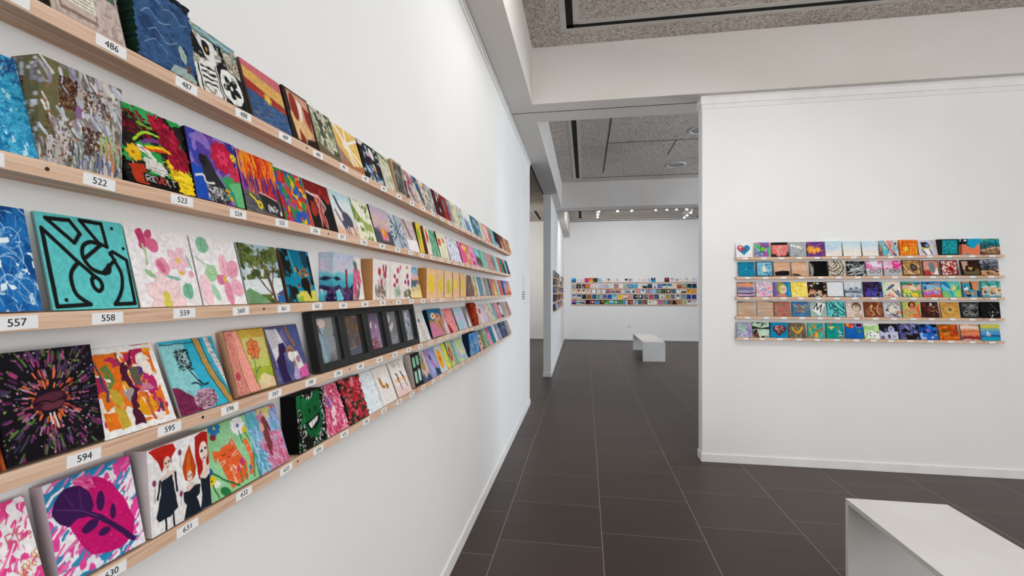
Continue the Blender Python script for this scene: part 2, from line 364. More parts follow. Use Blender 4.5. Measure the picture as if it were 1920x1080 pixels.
# ------------------------------------------------------------------ a small painter: each picture is brushed on a fine grid of points
GLY = {'R': '11110 10001 10001 11110 10100 10010 10001', 'E': '11111 10000 10000 11110 10000 10000 11111', 'V': '10001 10001 10001 10001 01010 01010 00100',
 'O': '01110 10001 10001 10001 10001 10001 01110', 'L': '10000 10000 10000 10000 10000 10000 11111', 'T': '11111 00100 00100 00100 00100 00100 00100',
 'U': '10001 10001 10001 10001 10001 10001 01110', 'H': '10001 10001 10001 11111 10001 10001 10001', 'A': '01110 10001 10001 11111 10001 10001 10001',
 '.': '00000 00000 00000 00000 00000 01100 01100', 'I': '01110 00100 00100 00100 00100 00100 01110', 'N': '10001 11001 10101 10101 10011 10001 10001',
 'a': '00000 00000 01110 00001 01111 10001 01111', 'i': '00100 00000 00100 00100 00100 00100 00100', 'l': '00100 00100 00100 00100 00100 00100 00100', ' ': '00000 00000 00000 00000 00000 00000 00000'}
def up(a, n):
    g = a.shape[0]; x = np.linspace(0, g - 1.001, n); i = x.astype(int); f = x - i; f = f * f * (3 - 2 * f)
    a = a[i] * (1 - f)[:, None] + a[i + 1] * f[:, None]
    g = a.shape[1]; return a
def vn(rng, n, sx, sy):
    gx, gy = max(2, int(sx) + 2), max(2, int(sy) + 2); a = rng.random((gy, gx))
    def ax(a, g, s):
        x = np.linspace(0, max(1, s) - .001, n); i = x.astype(int); f = x - i; f = f * f * (3 - 2 * f)
        return a[i] * (1 - f)[:, None] + a[i + 1] * f[:, None]
    a = ax(a, gy, min(sy, gy - 1.01)); a = ax(a.T.copy(), gx, min(sx, gx - 1.01)).T
    return a
def fbm(rng, n, sx, sy, o=3, st=1.9):
    r = 0; w = 1; t = 0
    for k in range(o): r = r + vn(rng, n, sx * 2 ** k, sy * 2 ** k) * w; t += w; w *= .5
    r = r / t; return np.clip((r - .5) * st + .5, 0, 1)
class Art:
    def __init__(s, n, seed):
        s.n = n; s.rng = np.random.default_rng(seed); s.rd = random.Random(seed)
        g = (np.arange(n)) / (n - 1); s.U, s.V = np.meshgrid(g, g)
        s.a = np.ones((n, n, 3)); s.px = 1.0 / n; s.z = None; s.edge = None
        s.wb(.004)
    def wb(s, k):
        if s.n < 20: k = 0
        s.wu = s.U + (vn(s.rng, s.n, 14, 14) - .5) * k * 2; s.wv = s.V + (vn(s.rng, s.n, 14, 14) - .5) * k * 2
    def put(s, d, col, sl=None):
        m = np.clip(.5 - d / s.px, 0, 1)[..., None]
        if sl is None: s.a = s.a * (1 - m) + col * m
        else: s.a[sl] = s.a[sl] * (1 - m) + col * m
    def win(s, x0, y0, x1, y1):
        n = s.n; p = s.px * 2 + .01
        i0, i1 = max(0, int((y0 - p) * n)), min(n, int((y1 + p) * n) + 2); j0, j1 = max(0, int((x0 - p) * n)), min(n, int((x1 + p) * n) + 2)
        return (slice(i0, i1), slice(j0, j1)) if i1 > i0 and j1 > j0 else None
    def pal(s, f, cols):
        c = [hexc(k) for k in cols]
        if len(c) == 1: return np.broadcast_to(c[0], (*f.shape, 3)).copy()
        t = f * (len(c) - 1); i = np.clip(t.astype(int), 0, len(c) - 2); r = np.clip((t - i - .25) * 2, 0, 1)[..., None]; c = np.array(c)
        return c[i] * (1 - r) + c[i + 1] * r
    def bg(s, cols, sx=5, sy=5): s.a = s.pal(fbm(s.rng, s.n, sx, sy), cols.split(','))
    def gr(s, cols, nz=.12, sx=4, sy=9):
        f = np.clip(s.V + (fbm(s.rng, s.n, sx, sy) - .5) * nz * 2, 0, .999); s.a = s.pal(f, cols.split(','))
    def gl(s, cols, nz=.12, sx=9, sy=4):
        f = np.clip(s.U + (fbm(s.rng, s.n, sx, sy) - .5) * nz * 2, 0, .999); s.a = s.pal(f, cols.split(','))
    def nz(s, col, th=.6, sx=6, sy=6):
        s.put((th - fbm(s.rng, s.n, sx, sy, 3, 1.45)) * .25, hexc(col))
    def el(s, cx, cy, rx, ry, col, rot=0):
        R = max(rx, ry); sl = s.win(cx - R, cy - R, cx + R, cy + R)
        if sl is None: return
        u, v = s.wu[sl] - cx, s.wv[sl] - cy
        if rot: a = math.radians(rot); u, v = u * math.cos(a) + v * math.sin(a), -u * math.sin(a) + v * math.cos(a)
        s.put((np.sqrt((u / rx) ** 2 + (v / ry) ** 2) - 1) * min(rx, ry), hexc(col), sl)
    def rg(s, cx, cy, rx, ry, w, col):
        u, v = s.wu - cx, s.wv - cy
        s.put(np.abs(np.sqrt((u / rx) ** 2 + (v / ry) ** 2) - 1) * min(rx, ry) - w / 2, hexc(col))
    def py(s, col, *p):
        P = [(p[i], p[i + 1]) for i in range(0, len(p), 2)]; xs = [q[0] for q in P]; ys = [q[1] for q in P]
        sl = s.win(min(xs), min(ys), max(xs), max(ys))
        if sl is None: return
        u, v = s.wu[sl], s.wv[sl]; ins = np.zeros(u.shape, bool); d = np.full(u.shape, 9.)
        for i in range(len(P)):
            x0, y0 = P[i]; x1, y1 = P[(i + 1) % len(P)]
            if y0 != y1: ins ^= ((y0 > v) != (y1 > v)) & (u < (x1 - x0) * (v - y0) / (y1 - y0) + x0)
            L = (x1 - x0) ** 2 + (y1 - y0) ** 2 + 1e-9; t = np.clip(((u - x0) * (x1 - x0) + (v - y0) * (y1 - y0)) / L, 0, 1)
            d = np.minimum(d, np.hypot(u - x0 - t * (x1 - x0), v - y0 - t * (y1 - y0)))
        s.put(np.where(ins, -d, d), hexc(col), sl)
    def rc(s, col, x0, y0, x1, y1): s.py(col, x0, y0, x1, y0, x1, y1, x0, y1)
    def sl(s, w, col, *p):
        P = [(p[i], p[i + 1]) for i in range(0, len(p), 2)]
        for (x0, y0), (x1, y1) in zip(P, P[1:]):
            q = s.win(min(x0, x1) - w, min(y0, y1) - w, max(x0, x1) + w, max(y0, y1) + w)
            if q is None: continue
            u, v = s.wu[q], s.wv[q]; L = (x1 - x0) ** 2 + (y1 - y0) ** 2 + 1e-9
            t = np.clip(((u - x0) * (x1 - x0) + (v - y0) * (y1 - y0)) / L, 0, 1)
            s.put(np.hypot(u - x0 - t * (x1 - x0), v - y0 - t * (y1 - y0)) - w / 2, hexc(col), q)
    def ln(s, w, col, *p):
        P = [(p[i], p[i + 1]) for i in range(0, len(p), 2)]; Q = [P[0]] + P + [P[-1]]; out = []
        for i in range(1, len(Q) - 2):
            for k in range(5):
                t = k / 5; a, b, c, d = Q[i - 1], Q[i], Q[i + 1], Q[i + 2]
                out += [.5 * ((2 * b[j]) + (-a[j] + c[j]) * t + (2 * a[j] - 5 * b[j] + 4 * c[j] - d[j]) * t * t + (-a[j] + 3 * b[j] - 3 * c[j] + d[j]) * t ** 3) for j in (0, 1)]
        s.sl(w, col, *(out + list(P[-1])))
    def dt(s, n, r, cols, x0=0, y0=0, x1=1, y1=1):
        c = cols.split(',')
        for k in range(int(n)): q = r * (.6 + .8 * s.rd.random()); s.el(x0 + (x1 - x0) * s.rd.random(), y0 + (y1 - y0) * s.rd.random(), q, q * (.7 + .5 * s.rd.random()), s.rd.choice(c), s.rd.random() * 90)
    def sk(s, n, L, w, cols, ang=0, spr=20, x0=0, y0=0, x1=1, y1=1):
        c = cols.split(',')
        for k in range(int(n)):
            x = x0 + (x1 - x0) * s.rd.random(); y = y0 + (y1 - y0) * s.rd.random(); a = math.radians(ang + spr * (s.rd.random() * 2 - 1)); l = L * (.5 + s.rd.random()) / 2
            dx, dy = math.cos(a) * l, math.sin(a) * l; b = (s.rd.random() - .5) * .5 * l
            s.sl(w * (.6 + .8 * s.rd.random()), s.rd.choice(c), x - dx, y - dy, x + dy * .2 + b * .2, y + b, x + dx, y + dy)
    def rb(s, n, cx, cy, r0, r1, w, cols):
        c = cols.split(',')
        for k in range(int(n)):
            a = s.rd.random() * 6.283; r = r0 + (r1 - r0) * s.rd.random(); l = .03 + .10 * r; co = s.rd.choice(c); ww = w * (.6 + .7 * s.rd.random())
            s.sl(ww, co, cx + math.cos(a) * r, cy + math.sin(a) * r, cx + math.cos(a) * (r + l), cy + math.sin(a) * (r + l))
    def fl(s, cx, cy, r, n, col, cc='e8c030', rot=0, out=None):
        for k in range(int(n)):
            a = math.radians(rot) + 6.283 * k / n
            if out: s.el(cx + math.cos(a) * r * .55, cy + math.sin(a) * r * .55, r * .50, r * .36, out, math.degrees(a))
            s.el(cx + math.cos(a) * r * .55, cy + math.sin(a) * r * .55, r * .46, r * .31, col, math.degrees(a))
        s.el(cx, cy, r * .2, r * .2, cc)
    def ht(s, cx, cy, r, col):
        P = []
        for k in range(28): t = 6.283 * k / 28; P += [cx + r * math.sin(t) ** 3, cy - r * (13 * math.cos(t) - 5 * math.cos(2 * t) - 2 * math.cos(3 * t) - math.cos(4 * t)) / 16]
        s.py(col, *P)
    def tx(s, st, x, y, h, col, rot=0):
        c = h / 7; ca, sa = math.cos(math.radians(rot)), math.sin(math.radians(rot))
        for ch in st:
            for r, row in enumerate(GLY[ch].split()):
                for q, b in enumerate(row):
                    if b == '1':
                        X, Y = q * c, r * c; s.sl(c * 1.05, col, x + X * ca - Y * sa, y + X * sa + Y * ca, x + X * ca - Y * sa + 1e-4, y + X * sa + Y * ca)
            x += c * 6 * ca; y += c * 6 * sa
    def rows(s, n, col, x0, y0, x1, y1, w=.006, sl=0):
        for k in range(int(n)):
            y = y0 + (y1 - y0) * (k + .5) / n; x = x0
            while x < x1 - .02:
                l = min(.02 + s.rd.random() * .06, x1 - x); s.sl(w, col, x, y + (x - x0) * sl, x + l, y + (x + l - x0) * sl); x += l + .018
    def bd(s, w, col):
        s.rc(col, 0, 0, 1, w); s.rc(col, 0, 1 - w, 1, 1); s.rc(col, 0, 0, w, 1); s.rc(col, 1 - w, 0, 1, 1)
    def rl(s, amp, sc=14):
        s.z = fbm(s.rng, s.n, sc, sc) * amp
    def ed(s, col): s.edge = hexc(col)
    def run(s, spec):
        for op in spec.split(';'):
            t = op.split()
            if not t: continue
            k = t[0]; A = []
            for i, v in enumerate(t[1:]):
                is_col = (len(v.split(',')[0]) == 6 and all(ch in '0123456789abcdef' for ch in v.split(',')[0])) and '.' not in v
                A.append(v if (is_col or (k == 'tx' and i == 0)) else float(v))
            getattr(s, k)(*A)
        return s

def panel_mesh(name, w, h, t, art, bow=0):
    """a stretched canvas: brushed front grid, four wrapped sides and a back, in ONE mesh"""
    n = art.n; U, V = art.U, art.V
    g = art.a * (1 + (fbm(art.rng, n, 30, 30, 1)[..., None] - .5) * .07); g = np.clip(g, 0, 1)
    z = art.z if art.z is not None else np.zeros((n, n))
    X = (U - .5) * w; Z = (1 - V) * h; Y = -z
    if art.z is not None:
        jit = (vn(art.rng, n, 40, 40) - .5) * .006; X = X + jit * np.clip((np.abs(U - .5) - .46) * 25, 0, 1); 
    r = .0015
    co = np.stack([X, Y, Z], -1).reshape(-1, 3)
    rim = [(0, j) for j in range(n)] + [(i, n - 1) for i in range(1, n)] + [(n - 1, j) for j in range(n - 2, -1, -1)] + [(i, 0) for i in range(n - 2, 0, -1)]
    R = np.array([i * n + j for i, j in rim]); k = len(R); b = n * n
    nr = 9 if (t > .02 and art.edge is None) else 2
    ii = np.array([q[0] for q in rim]); jj = np.array([q[1] for q in rim])
    rings, rcol = [], []
    for m_ in range(nr):
        f = m_ / (nr - 1); c = co[R].copy(); c[:, 1] = c[:, 1] * (1 - f) + t * f; rings.append(c)
        if art.edge is not None: rcol.append(np.broadcast_to(art.edge, (k, 3)))
        else:                                    # the picture is carried round the edge
            d = int(f * t / w * n * .999); d = min(d, n // 2 - 1)
            i2 = np.where(ii == 0, d, np.where(ii == n - 1, n - 1 - d, ii)); j2 = np.where(jj == 0, d, np.where(jj == n - 1, n - 1 - d, jj))
            rcol.append(g[i2, j2])
    allco = np.concatenate([co] + rings); allcol = np.concatenate([g.reshape(-1, 3)] + rcol)
    idx = np.arange(n * n).reshape(n, n)
    q = np.stack([idx[:-1, :-1], idx[1:, :-1], idx[1:, 1:], idx[:-1, 1:]], -1).reshape(-1, 4)
    i = np.arange(k); j = (i + 1) % k
    qs = [np.stack([b + m_ * k + i, b + m_ * k + j, b + (m_ + 1) * k + j, b + (m_ + 1) * k + i], -1) for m_ in range(nr - 1)]
    faces = np.concatenate([q] + qs); nf = len(faces); last = b + (nr - 1) * k
    me = bpy.data.meshes.new(name)
    me.vertices.add(len(allco)); me.vertices.foreach_set('co', allco.astype(np.float32).ravel())
    me.loops.add(nf * 4 + k); me.polygons.add(nf + 1)
    li = np.concatenate([faces.ravel(), last + i]); me.loops.foreach_set('vertex_index', li.astype(np.int32))
    me.polygons.foreach_set('loop_start', np.arange(0, nf * 4 + 1, 4, dtype=np.int32))
    me.update(calc_edges=True); me.validate()
    lin = np.where(allcol <= .04045, allcol / 12.92, ((allcol + .055) / 1.055) ** 2.4)
    at = me.color_attributes.new('paint', 'FLOAT_COLOR', 'POINT')
    at.data.foreach_set('color', np.concatenate([lin, np.ones((len(lin), 1))], 1).astype(np.float32).ravel())
    me.materials.append(M['paint'])
    return me

SEED = [100]
def put_piece(loc, rz, w, h, t, D, spec, n, name='painting'):
    """stand a piece on a ledge with its foot D off the wall and its head against the wall"""
    SEED[0] += 1
    art = Art(n, SEED[0]).run(spec)
    me = panel_mesh(name, w, h, t, art)
    o = bpy.data.objects.new(name, me); COL.objects.link(o)
    g = max(0, D - t - .002); l = math.asin(min(.6, g / h)) if g > 0 else 0
    o.location = (loc[0], loc[1], loc[2] + t * math.sin(l) + .0005); 
    o.rotation_euler = (Matrix.Rotation(rz, 3, 'Z') @ Matrix.Rotation(-l, 3, 'X')).to_euler()
    return o
USED = {}
def full(look, tail): 
    s = look + ' ' + tail; USED[s] = USED.get(s, 0) + 1
    if len(s.split()) > 16 or USED[s] > 1: print('LABELBAD', s)
    return s

# ------------------------------------------------------------------ long left wall: five pine ledges, numbered labels, small canvases
LZ = [2.1025, 1.8837, 1.6717, 1.4645, 1.2662]
LT = ['on the top ledge, left wall', 'on the second ledge, left wall', 'on the middle ledge, left wall', 'on the fourth ledge, left wall', 'on the lowest ledge, left wall']
LY0 = [0.6192, 0.6048, 0.6134, 0.5823, 0.6213]; LN0 = [486, 522, 558, 594, 630]
LD = .061; DR = [.052, .050, .043, .060, .060]; LH = .024
SEAM = [762, 837, 842, 720, 704]
def lpt(off, y, z): return (lwx(y) + off, y, z)
def lpx(x, off):
    X = -.8
    for _ in range(4): y = px_x(x, 548, X)[1]; X = lwx(y) + off
    return y
def text_mesh(s, size):
    c = bpy.data.curves.new('t', 'FONT'); c.body = s; c.size = size; c.align_x = 'CENTER'; c.align_y = 'CENTER'; c.extrude = .0002
    o = bpy.data.objects.new('t', c); COL.objects.link(o); bpy.context.view_layer.update()
    me = bpy.data.meshes.new_from_object(o.evaluated_get(bpy.context.evaluated_depsgraph_get())); bpy.data.objects.remove(o)
    me.materials.clear(); me.materials.append(M['ink']); me.name = 'printed_number'; return me
mb = MB(); mb.box(-.024, .024, -.0006, 0, -.009, .009)
lab0 = mb.build('number_label', M['white']); lab_me = lab0.data; bpy.data.objects.remove(lab0)
mb = MB(); mb.tube((0, -.0008, 0), (0, .001, 0), .0028, .0028, 10); s0 = mb.build('screw', M['screw']); screw_me = s0.data; bpy.data.objects.remove(s0)
RR = random.Random(5)
for r in range(5):
    ys = [-.6, lpx(SEAM[r], LD), 4.71 if r != 1 else 4.73]
    for q in range(2):
        y0, y1 = ys[q] + (.0015 if q else 0), ys[q + 1]
        e = empty('display_ledge', lpt(0, y0, LZ[r]), LROT)
        tag(e, ['near', 'farther'][q] + ' pine board of the ' + ['top', 'second', 'middle', 'fourth', 'lowest'][r] + ' ledge of the long left wall', 'shelf', 'pine ledges on the long left wall')
        mb = MB(); L = y1 - y0; mb.box(0, L, -LD, 0, -LH, 0); mb.build('board', M['pine'], e, .0012)
        for k in range(-1, 29):
            y = LY0[r] + (.1446 * k if k >= 0 else [-.132, -.1446, -.118, -.1446, -.1446][r]) + (RR.random() - .5) * .005
            if not (y0 + .02 < y < y1 - .02): continue
            o = bpy.data.objects.new('number_label', lab_me); COL.objects.link(o); o.parent = e
            o.location = (y - y0, -LD - .0002, -.0125 + (RR.random() - .5) * .003); o.rotation_euler = (0, (RR.random() - .5) * .10, 0)
            tm = text_mesh(str(LN0[r] + k), .0145)
            p = bpy.data.objects.new('printed_number', tm); COL.objects.link(p); p.parent = o; p.location = (0, -.0008, 0); p.rotation_euler = (math.pi / 2, 0, 0)
        x = .22 + RR.random() * .2
        while x < L:
            yy = ((y0 + x - LY0[r]) % .1446); x += .0723 - yy if abs(yy - .0723) > .035 else 0
            if x > L - .01: break
            o = bpy.data.objects.new('screw', screw_me); COL.objects.link(o); o.parent = e; o.location = (x, -LD, -.011)
            x += .62 + RR.random() * .15

# pieces: (left px, right px, thickness, height, look, spec)
ROW = [[], [], [], [], []]
ROW[0] = [
 (-60, 40, .02, .147, 'sand coloured canvas cut by the photo edge', 'bg c8b49a,d8c8b0;nz a08868 .6 5 5'),
 (45, 95, .015, .147, 'black canvas with coiled gold rings', 'bg 14110f,241c16;rg .5 .55 .35 .3 .02 b8924a;rg .52 .58 .28 .22 .02 c8a45a;rg .55 .62 .2 .16 .02 8a6a30;rg .48 .6 .4 .35 .015 a8843c;ed 3a2a20'),
 (97, 237, .012, .150, 'pink grey knitted paper collage with typed text', 'bg b8a49c,c9b8b0,a8948c 14 14;sk 260 .05 .006 a08c84,d0c2ba,98847c 90 20;rc 8c7468 .12 .18 .62 .92;rc c4b2a8 .15 .22 .6 .88;rc e8e2d4 .22 .48 .62 .80;rows 7 4a4440 .25 .50 .6 .79 .009;rc dcd4c0 .55 .02 .95 .42;rows 9 5a5246 .57 .04 .93 .30 .007;rc 4a6258 .70 .32 .97 .52;dt 20 .02 8aa090,30483c .72 .34 .95 .5;bd .02 b09c94;ed a89488'),
 (260, 368, .03, .152, 'deep blue canvas of scratched waves with a beaded edge', 'bg 2f4a70,3a5c88,28426a 6 6;py 15181e 0 0 1 0 1 .12 .8 .06 .55 .09 .2 .02 0 .05;sk 90 .16 .008 26406a,4a6c98,1f3558 30 40;ln .010 90a8c4 .1 .45 .25 .35 .4 .45 .6 .38;ln .007 a8bcd4 .2 .62 .35 .55 .5 .66 .7 .58;ln .007 90a8c4 .5 .25 .65 .2 .8 .3 .95 .25;ln .007 a0b4cc .12 .8 .3 .7 .5 .8;ln .007 a0b4cc .1 .2 .3 .14 .5 .24;el .78 .70 .06 .11 a8bcae -20;ln .008 708a80 .72 .62 .78 .70 .84 .85;py 9cb0a8 .5 1 .6 .88 .85 .86 1 .95 1 1;rc 6a4438 .84 .80 .89 .90;ed 1c3a2c;rl .003 20'),
 (375, 466, .012, .15, 'black and white floral collage with a teal top stripe', 'bg 0e0e0f,1a1a1c 4 4;wb .02;py 6f9aa0 0 0 1 0 1 .14 0 .10;sl .02 c8d4d4 0 .04 1 .07;py dcdcd8 .12 .12 .5 .14 .62 .34 .5 .42 .44 .56 .28 .42 .2 .3;el .33 .28 .07 .1 101010;el .34 .3 .02 .03 c0a050;py e4e2de 0 .5 .46 .46 .52 1 0 1;sl .028 121212 .08 .56 .08 1;sl .03 181818 .14 .62 .4 .60;sl .03 181818 .14 .70 .4 .68;sl .03 181818 .14 .78 .4 .76;sl .03 181818 .14 .86 .4 .84;sl .02 121212 .43 .5 .47 1;py c8c2b0 .66 .14 1 .16 1 .5 .72 .44;sk 60 .07 .008 3a3a34,706858,8a3a30 30 90 .68 .16 .98 .44;el .72 .72 .24 .26 e8e8e4;fl .72 .72 .18 5 111112 e6e6e2 20;ln .03 121212 .5 .5 .48 .7 .54 .95;nz 9a9a88 .75 12 12;ed 5a5650'),
 (477.5, 549, .008, .15, 'felt sunset in pink, yellow, red and blue bands', 'bg 3a5c8a,2e4e7a,46689a 5 8;py c8666e 0 0 1 0 1 .22 .5 .17 0 .12;py d8a858 0 .12 .5 .17 1 .22 1 .48 .6 .42 0 .32;py 9c2c20 0 .32 .6 .42 1 .50 1 .62 .5 .56 0 .48;fl .52 .5 .10 7 d8b048 e8c860;sk 120 .08 .004 5a7aa8,c07880,c09848 10 20;ed 6a5a50'),
 (552, 597, .012, .15, 'brown collage of two red and cream leaf shapes', 'bg c08a70,cc987c;py 241814 0 0 .12 0 .2 1 0 1;py e0b880 .1 .45 .45 .5 .6 1 .2 .95;el .32 .32 .14 .26 8a2a1c -8;py e6ded4 .48 .12 .66 .2 .6 .5 .5 .6;py 8a2a1c .7 .2 1 .28 .9 .7 .74 .5;py d8b078 .55 .5 .9 .72 .7 .9 .5 .85;py 8a2a1c .35 .72 .55 .9 .5 1 .3 1;py 201613 .6 .88 1 .82 1 1 .55 1;bd .035 2a1c16;ed 2a1c16'),
 (601, 639, .01, .147, 'mossy green collage topped with printed paper strips', 'bg 8c8a64,a4a484,6e7054 5 5;py e2dcc8 .05 0 .7 0 .62 .3 .1 .18;rows 6 555040 .08 .02 .6 .2 .01 .1;nz 3f4438 .6 5 6;nz d0d0b8 .7 8 8;py 6a5844 0 .78 1 .92 1 1 0 1;sk 80 .06 .01 c8ccb0,5a6248,9a9a78 40 60;ed 4a3a30'),
 (644, 686, .006, .147, 'yellow sun with white rays over brown ground', 'bg e0b45a,e8c070;py e8e2da 0 0 .1 0 .5 .45 .4 .5;sl .07 ece6de .4 .4 1 .12;sl .07 ece6de .4 .4 1 .75;sl .07 ece6de .4 .4 .8 1;sl .06 ece6de .4 .4 .55 1;sl .06 ece6de .4 .4 .5 0;el .4 .42 .14 .13 ece4da;py 9a7a70 0 .5 .25 .72 .5 .9 0 1;py b07048 0 .86 .5 .9 1 .78 1 1 0 1;ed d8c8b0'),
 (688.6, 723, .008, .147, 'black and navy shapes with a pink squiggle', 'bg 15131a,1f1c24;py d8d4c8 0 0 .3 0 .15 .14 0 .12;el .62 .22 .12 .16 d8d8d6 -20;ln .03 c85a9a .3 .3 .4 .34 .5 .3 .6 .38;py e0a050 .5 .5 .66 .52 .7 .72 .6 .7;py 24426c .1 .55 .45 .6 .5 .85 .2 .85;py a8c0d4 .12 .62 .35 .68 .4 .82 .2 .8;py 2e4c74 .6 .72 1 .85 1 1 .5 1;nz b8c4cc .76 10 10'),
 (725, 743.5, .008, .147, 'sage green and cream torn paper', 'bg a0a884,c8c8b0,dcd8c8 5 5;py 5a5a48 0 0 1 .1 1 .16 0 .06;sk 60 .1 .015 e0dccc,7a8464,606850 60 30'),
 (745.5, 763, .02, .147, 'dark grey slate crossed by thin orange lines', 'bg 5a5a58,484a4a,6c6c68;bd .06 d4b894;sl .02 c08858 .1 .9 .6 .1;sl .02 c08858 .3 .1 .9 .8;ln .02 a8acac .1 .4 .5 .3 .9 .5;ed c8a070'),
 (769, 785, .008, .147, 'pink paper with a red ribbon of paint', 'bg d8c8c4,b8aca8;ln .12 a82028 .3 0 .5 .3 .35 .5 .7 .9;nz 404040 .74 8 8;dt 20 .04 b82030,304878'),
 (786, 806, .008, .147, 'navy and cream spotted collage', 'bg d8d0c0,c8b8a8;py 2c5478 0 0 .4 0 .6 .5 .9 1 .6 1 .2 .5;dt 40 .04 b03030,e8e8e0,304a80,d8a040'),
 (807, 820, .008, .147, 'grey and ivory marbled paper', 'bg c8c4bc,8a8c8a,e0dcd4 4 4'),
 (822, 835, .008, .147, 'near black canvas with plum streaks', 'bg 281418,5a1c2c,1a1214 3 5;dt 5 .08 e0d8d0'),
 (836, 847, .008, .147, 'dark red canvas with a grey oval', 'bg 8a2420,a03028;el .4 .4 .22 .3 7a6a68 -15;rg .4 .4 .24 .32 .04 4a1614'),
 (847.5, 853, .008, .147, 'slate blue pebbled canvas', 'bg 6c7890,98a0b0,505c78 6 6'),
 (853.5, 862, .008, .147, 'buttermilk canvas flecked with brown', 'bg dcd0b4,e8dcb8,d0a860 4 4;dt 16 .05 5a4434'),
 (862.5, 874.5, .008, .147, 'pale eucalyptus canvas with coral sprigs', 'bg a8bcb4,c4d0c8,90a8a4 4 4;dt 12 .06 c08078,40685c'),
 (875, 889, .008, .147, 'white canvas with a cornflower patch', 'bg e4e0dc,d8d8d8;py 6888b4 .1 .4 .6 .5 .8 1 .1 1'),
 (890, 897.5, .008, .147, 'petrol teal brushed canvas', 'bg 28647c,3a8094,d0d8d8 4 4'),
 (898, 905, .008, .147, 'denim blue canvas with white flecks', 'bg 3c5c80,6488a0;dt 20 .06 e4e8e8'),
 (905.5, 912, .008, .147, 'ivory and lime striped canvas', 'bg e4e0d0,c0cca0,d8d0c8'),
 (912.5, 920, .008, .147, 'candy pink canvas in a rose border', 'bg e8a8bc,f0c4d0;bd .1 d86c88'),
 (920.5, 926, .008, .147, 'olive canvas with red spots', 'bg 8a8c50,b0a878;dt 12 .08 b84040'),
 (926.5, 931.5, .008, .147, 'icy blue canvas', 'bg a0ccd8,70b4d0,4890b0'),
 (932, 937, .008, .147, 'solid midnight canvas with pale foot', 'gr 101820,101820,182430,a8d0e0'),
 (937.5, 942.5, .008, .147, 'brick red and black canvas', 'bg a04438,5a2420,301818'),
 (943, 947, .008, .147, 'salmon canvas with a charcoal corner', 'gr 302020,c87870,e0a090'),
 (947.5, 951.5, .008, .147, 'bottle green and ochre canvas', 'gl 24402c,b8a048,c8b878'),
 (952, 955, .008, .147, 'mauve canvas second from the end', 'bg b08c98,98707c'),
 (955.5, 959.5, .008, .147, 'orange canvas at the very end', 'gr a05048,e09048,d07848'),
]
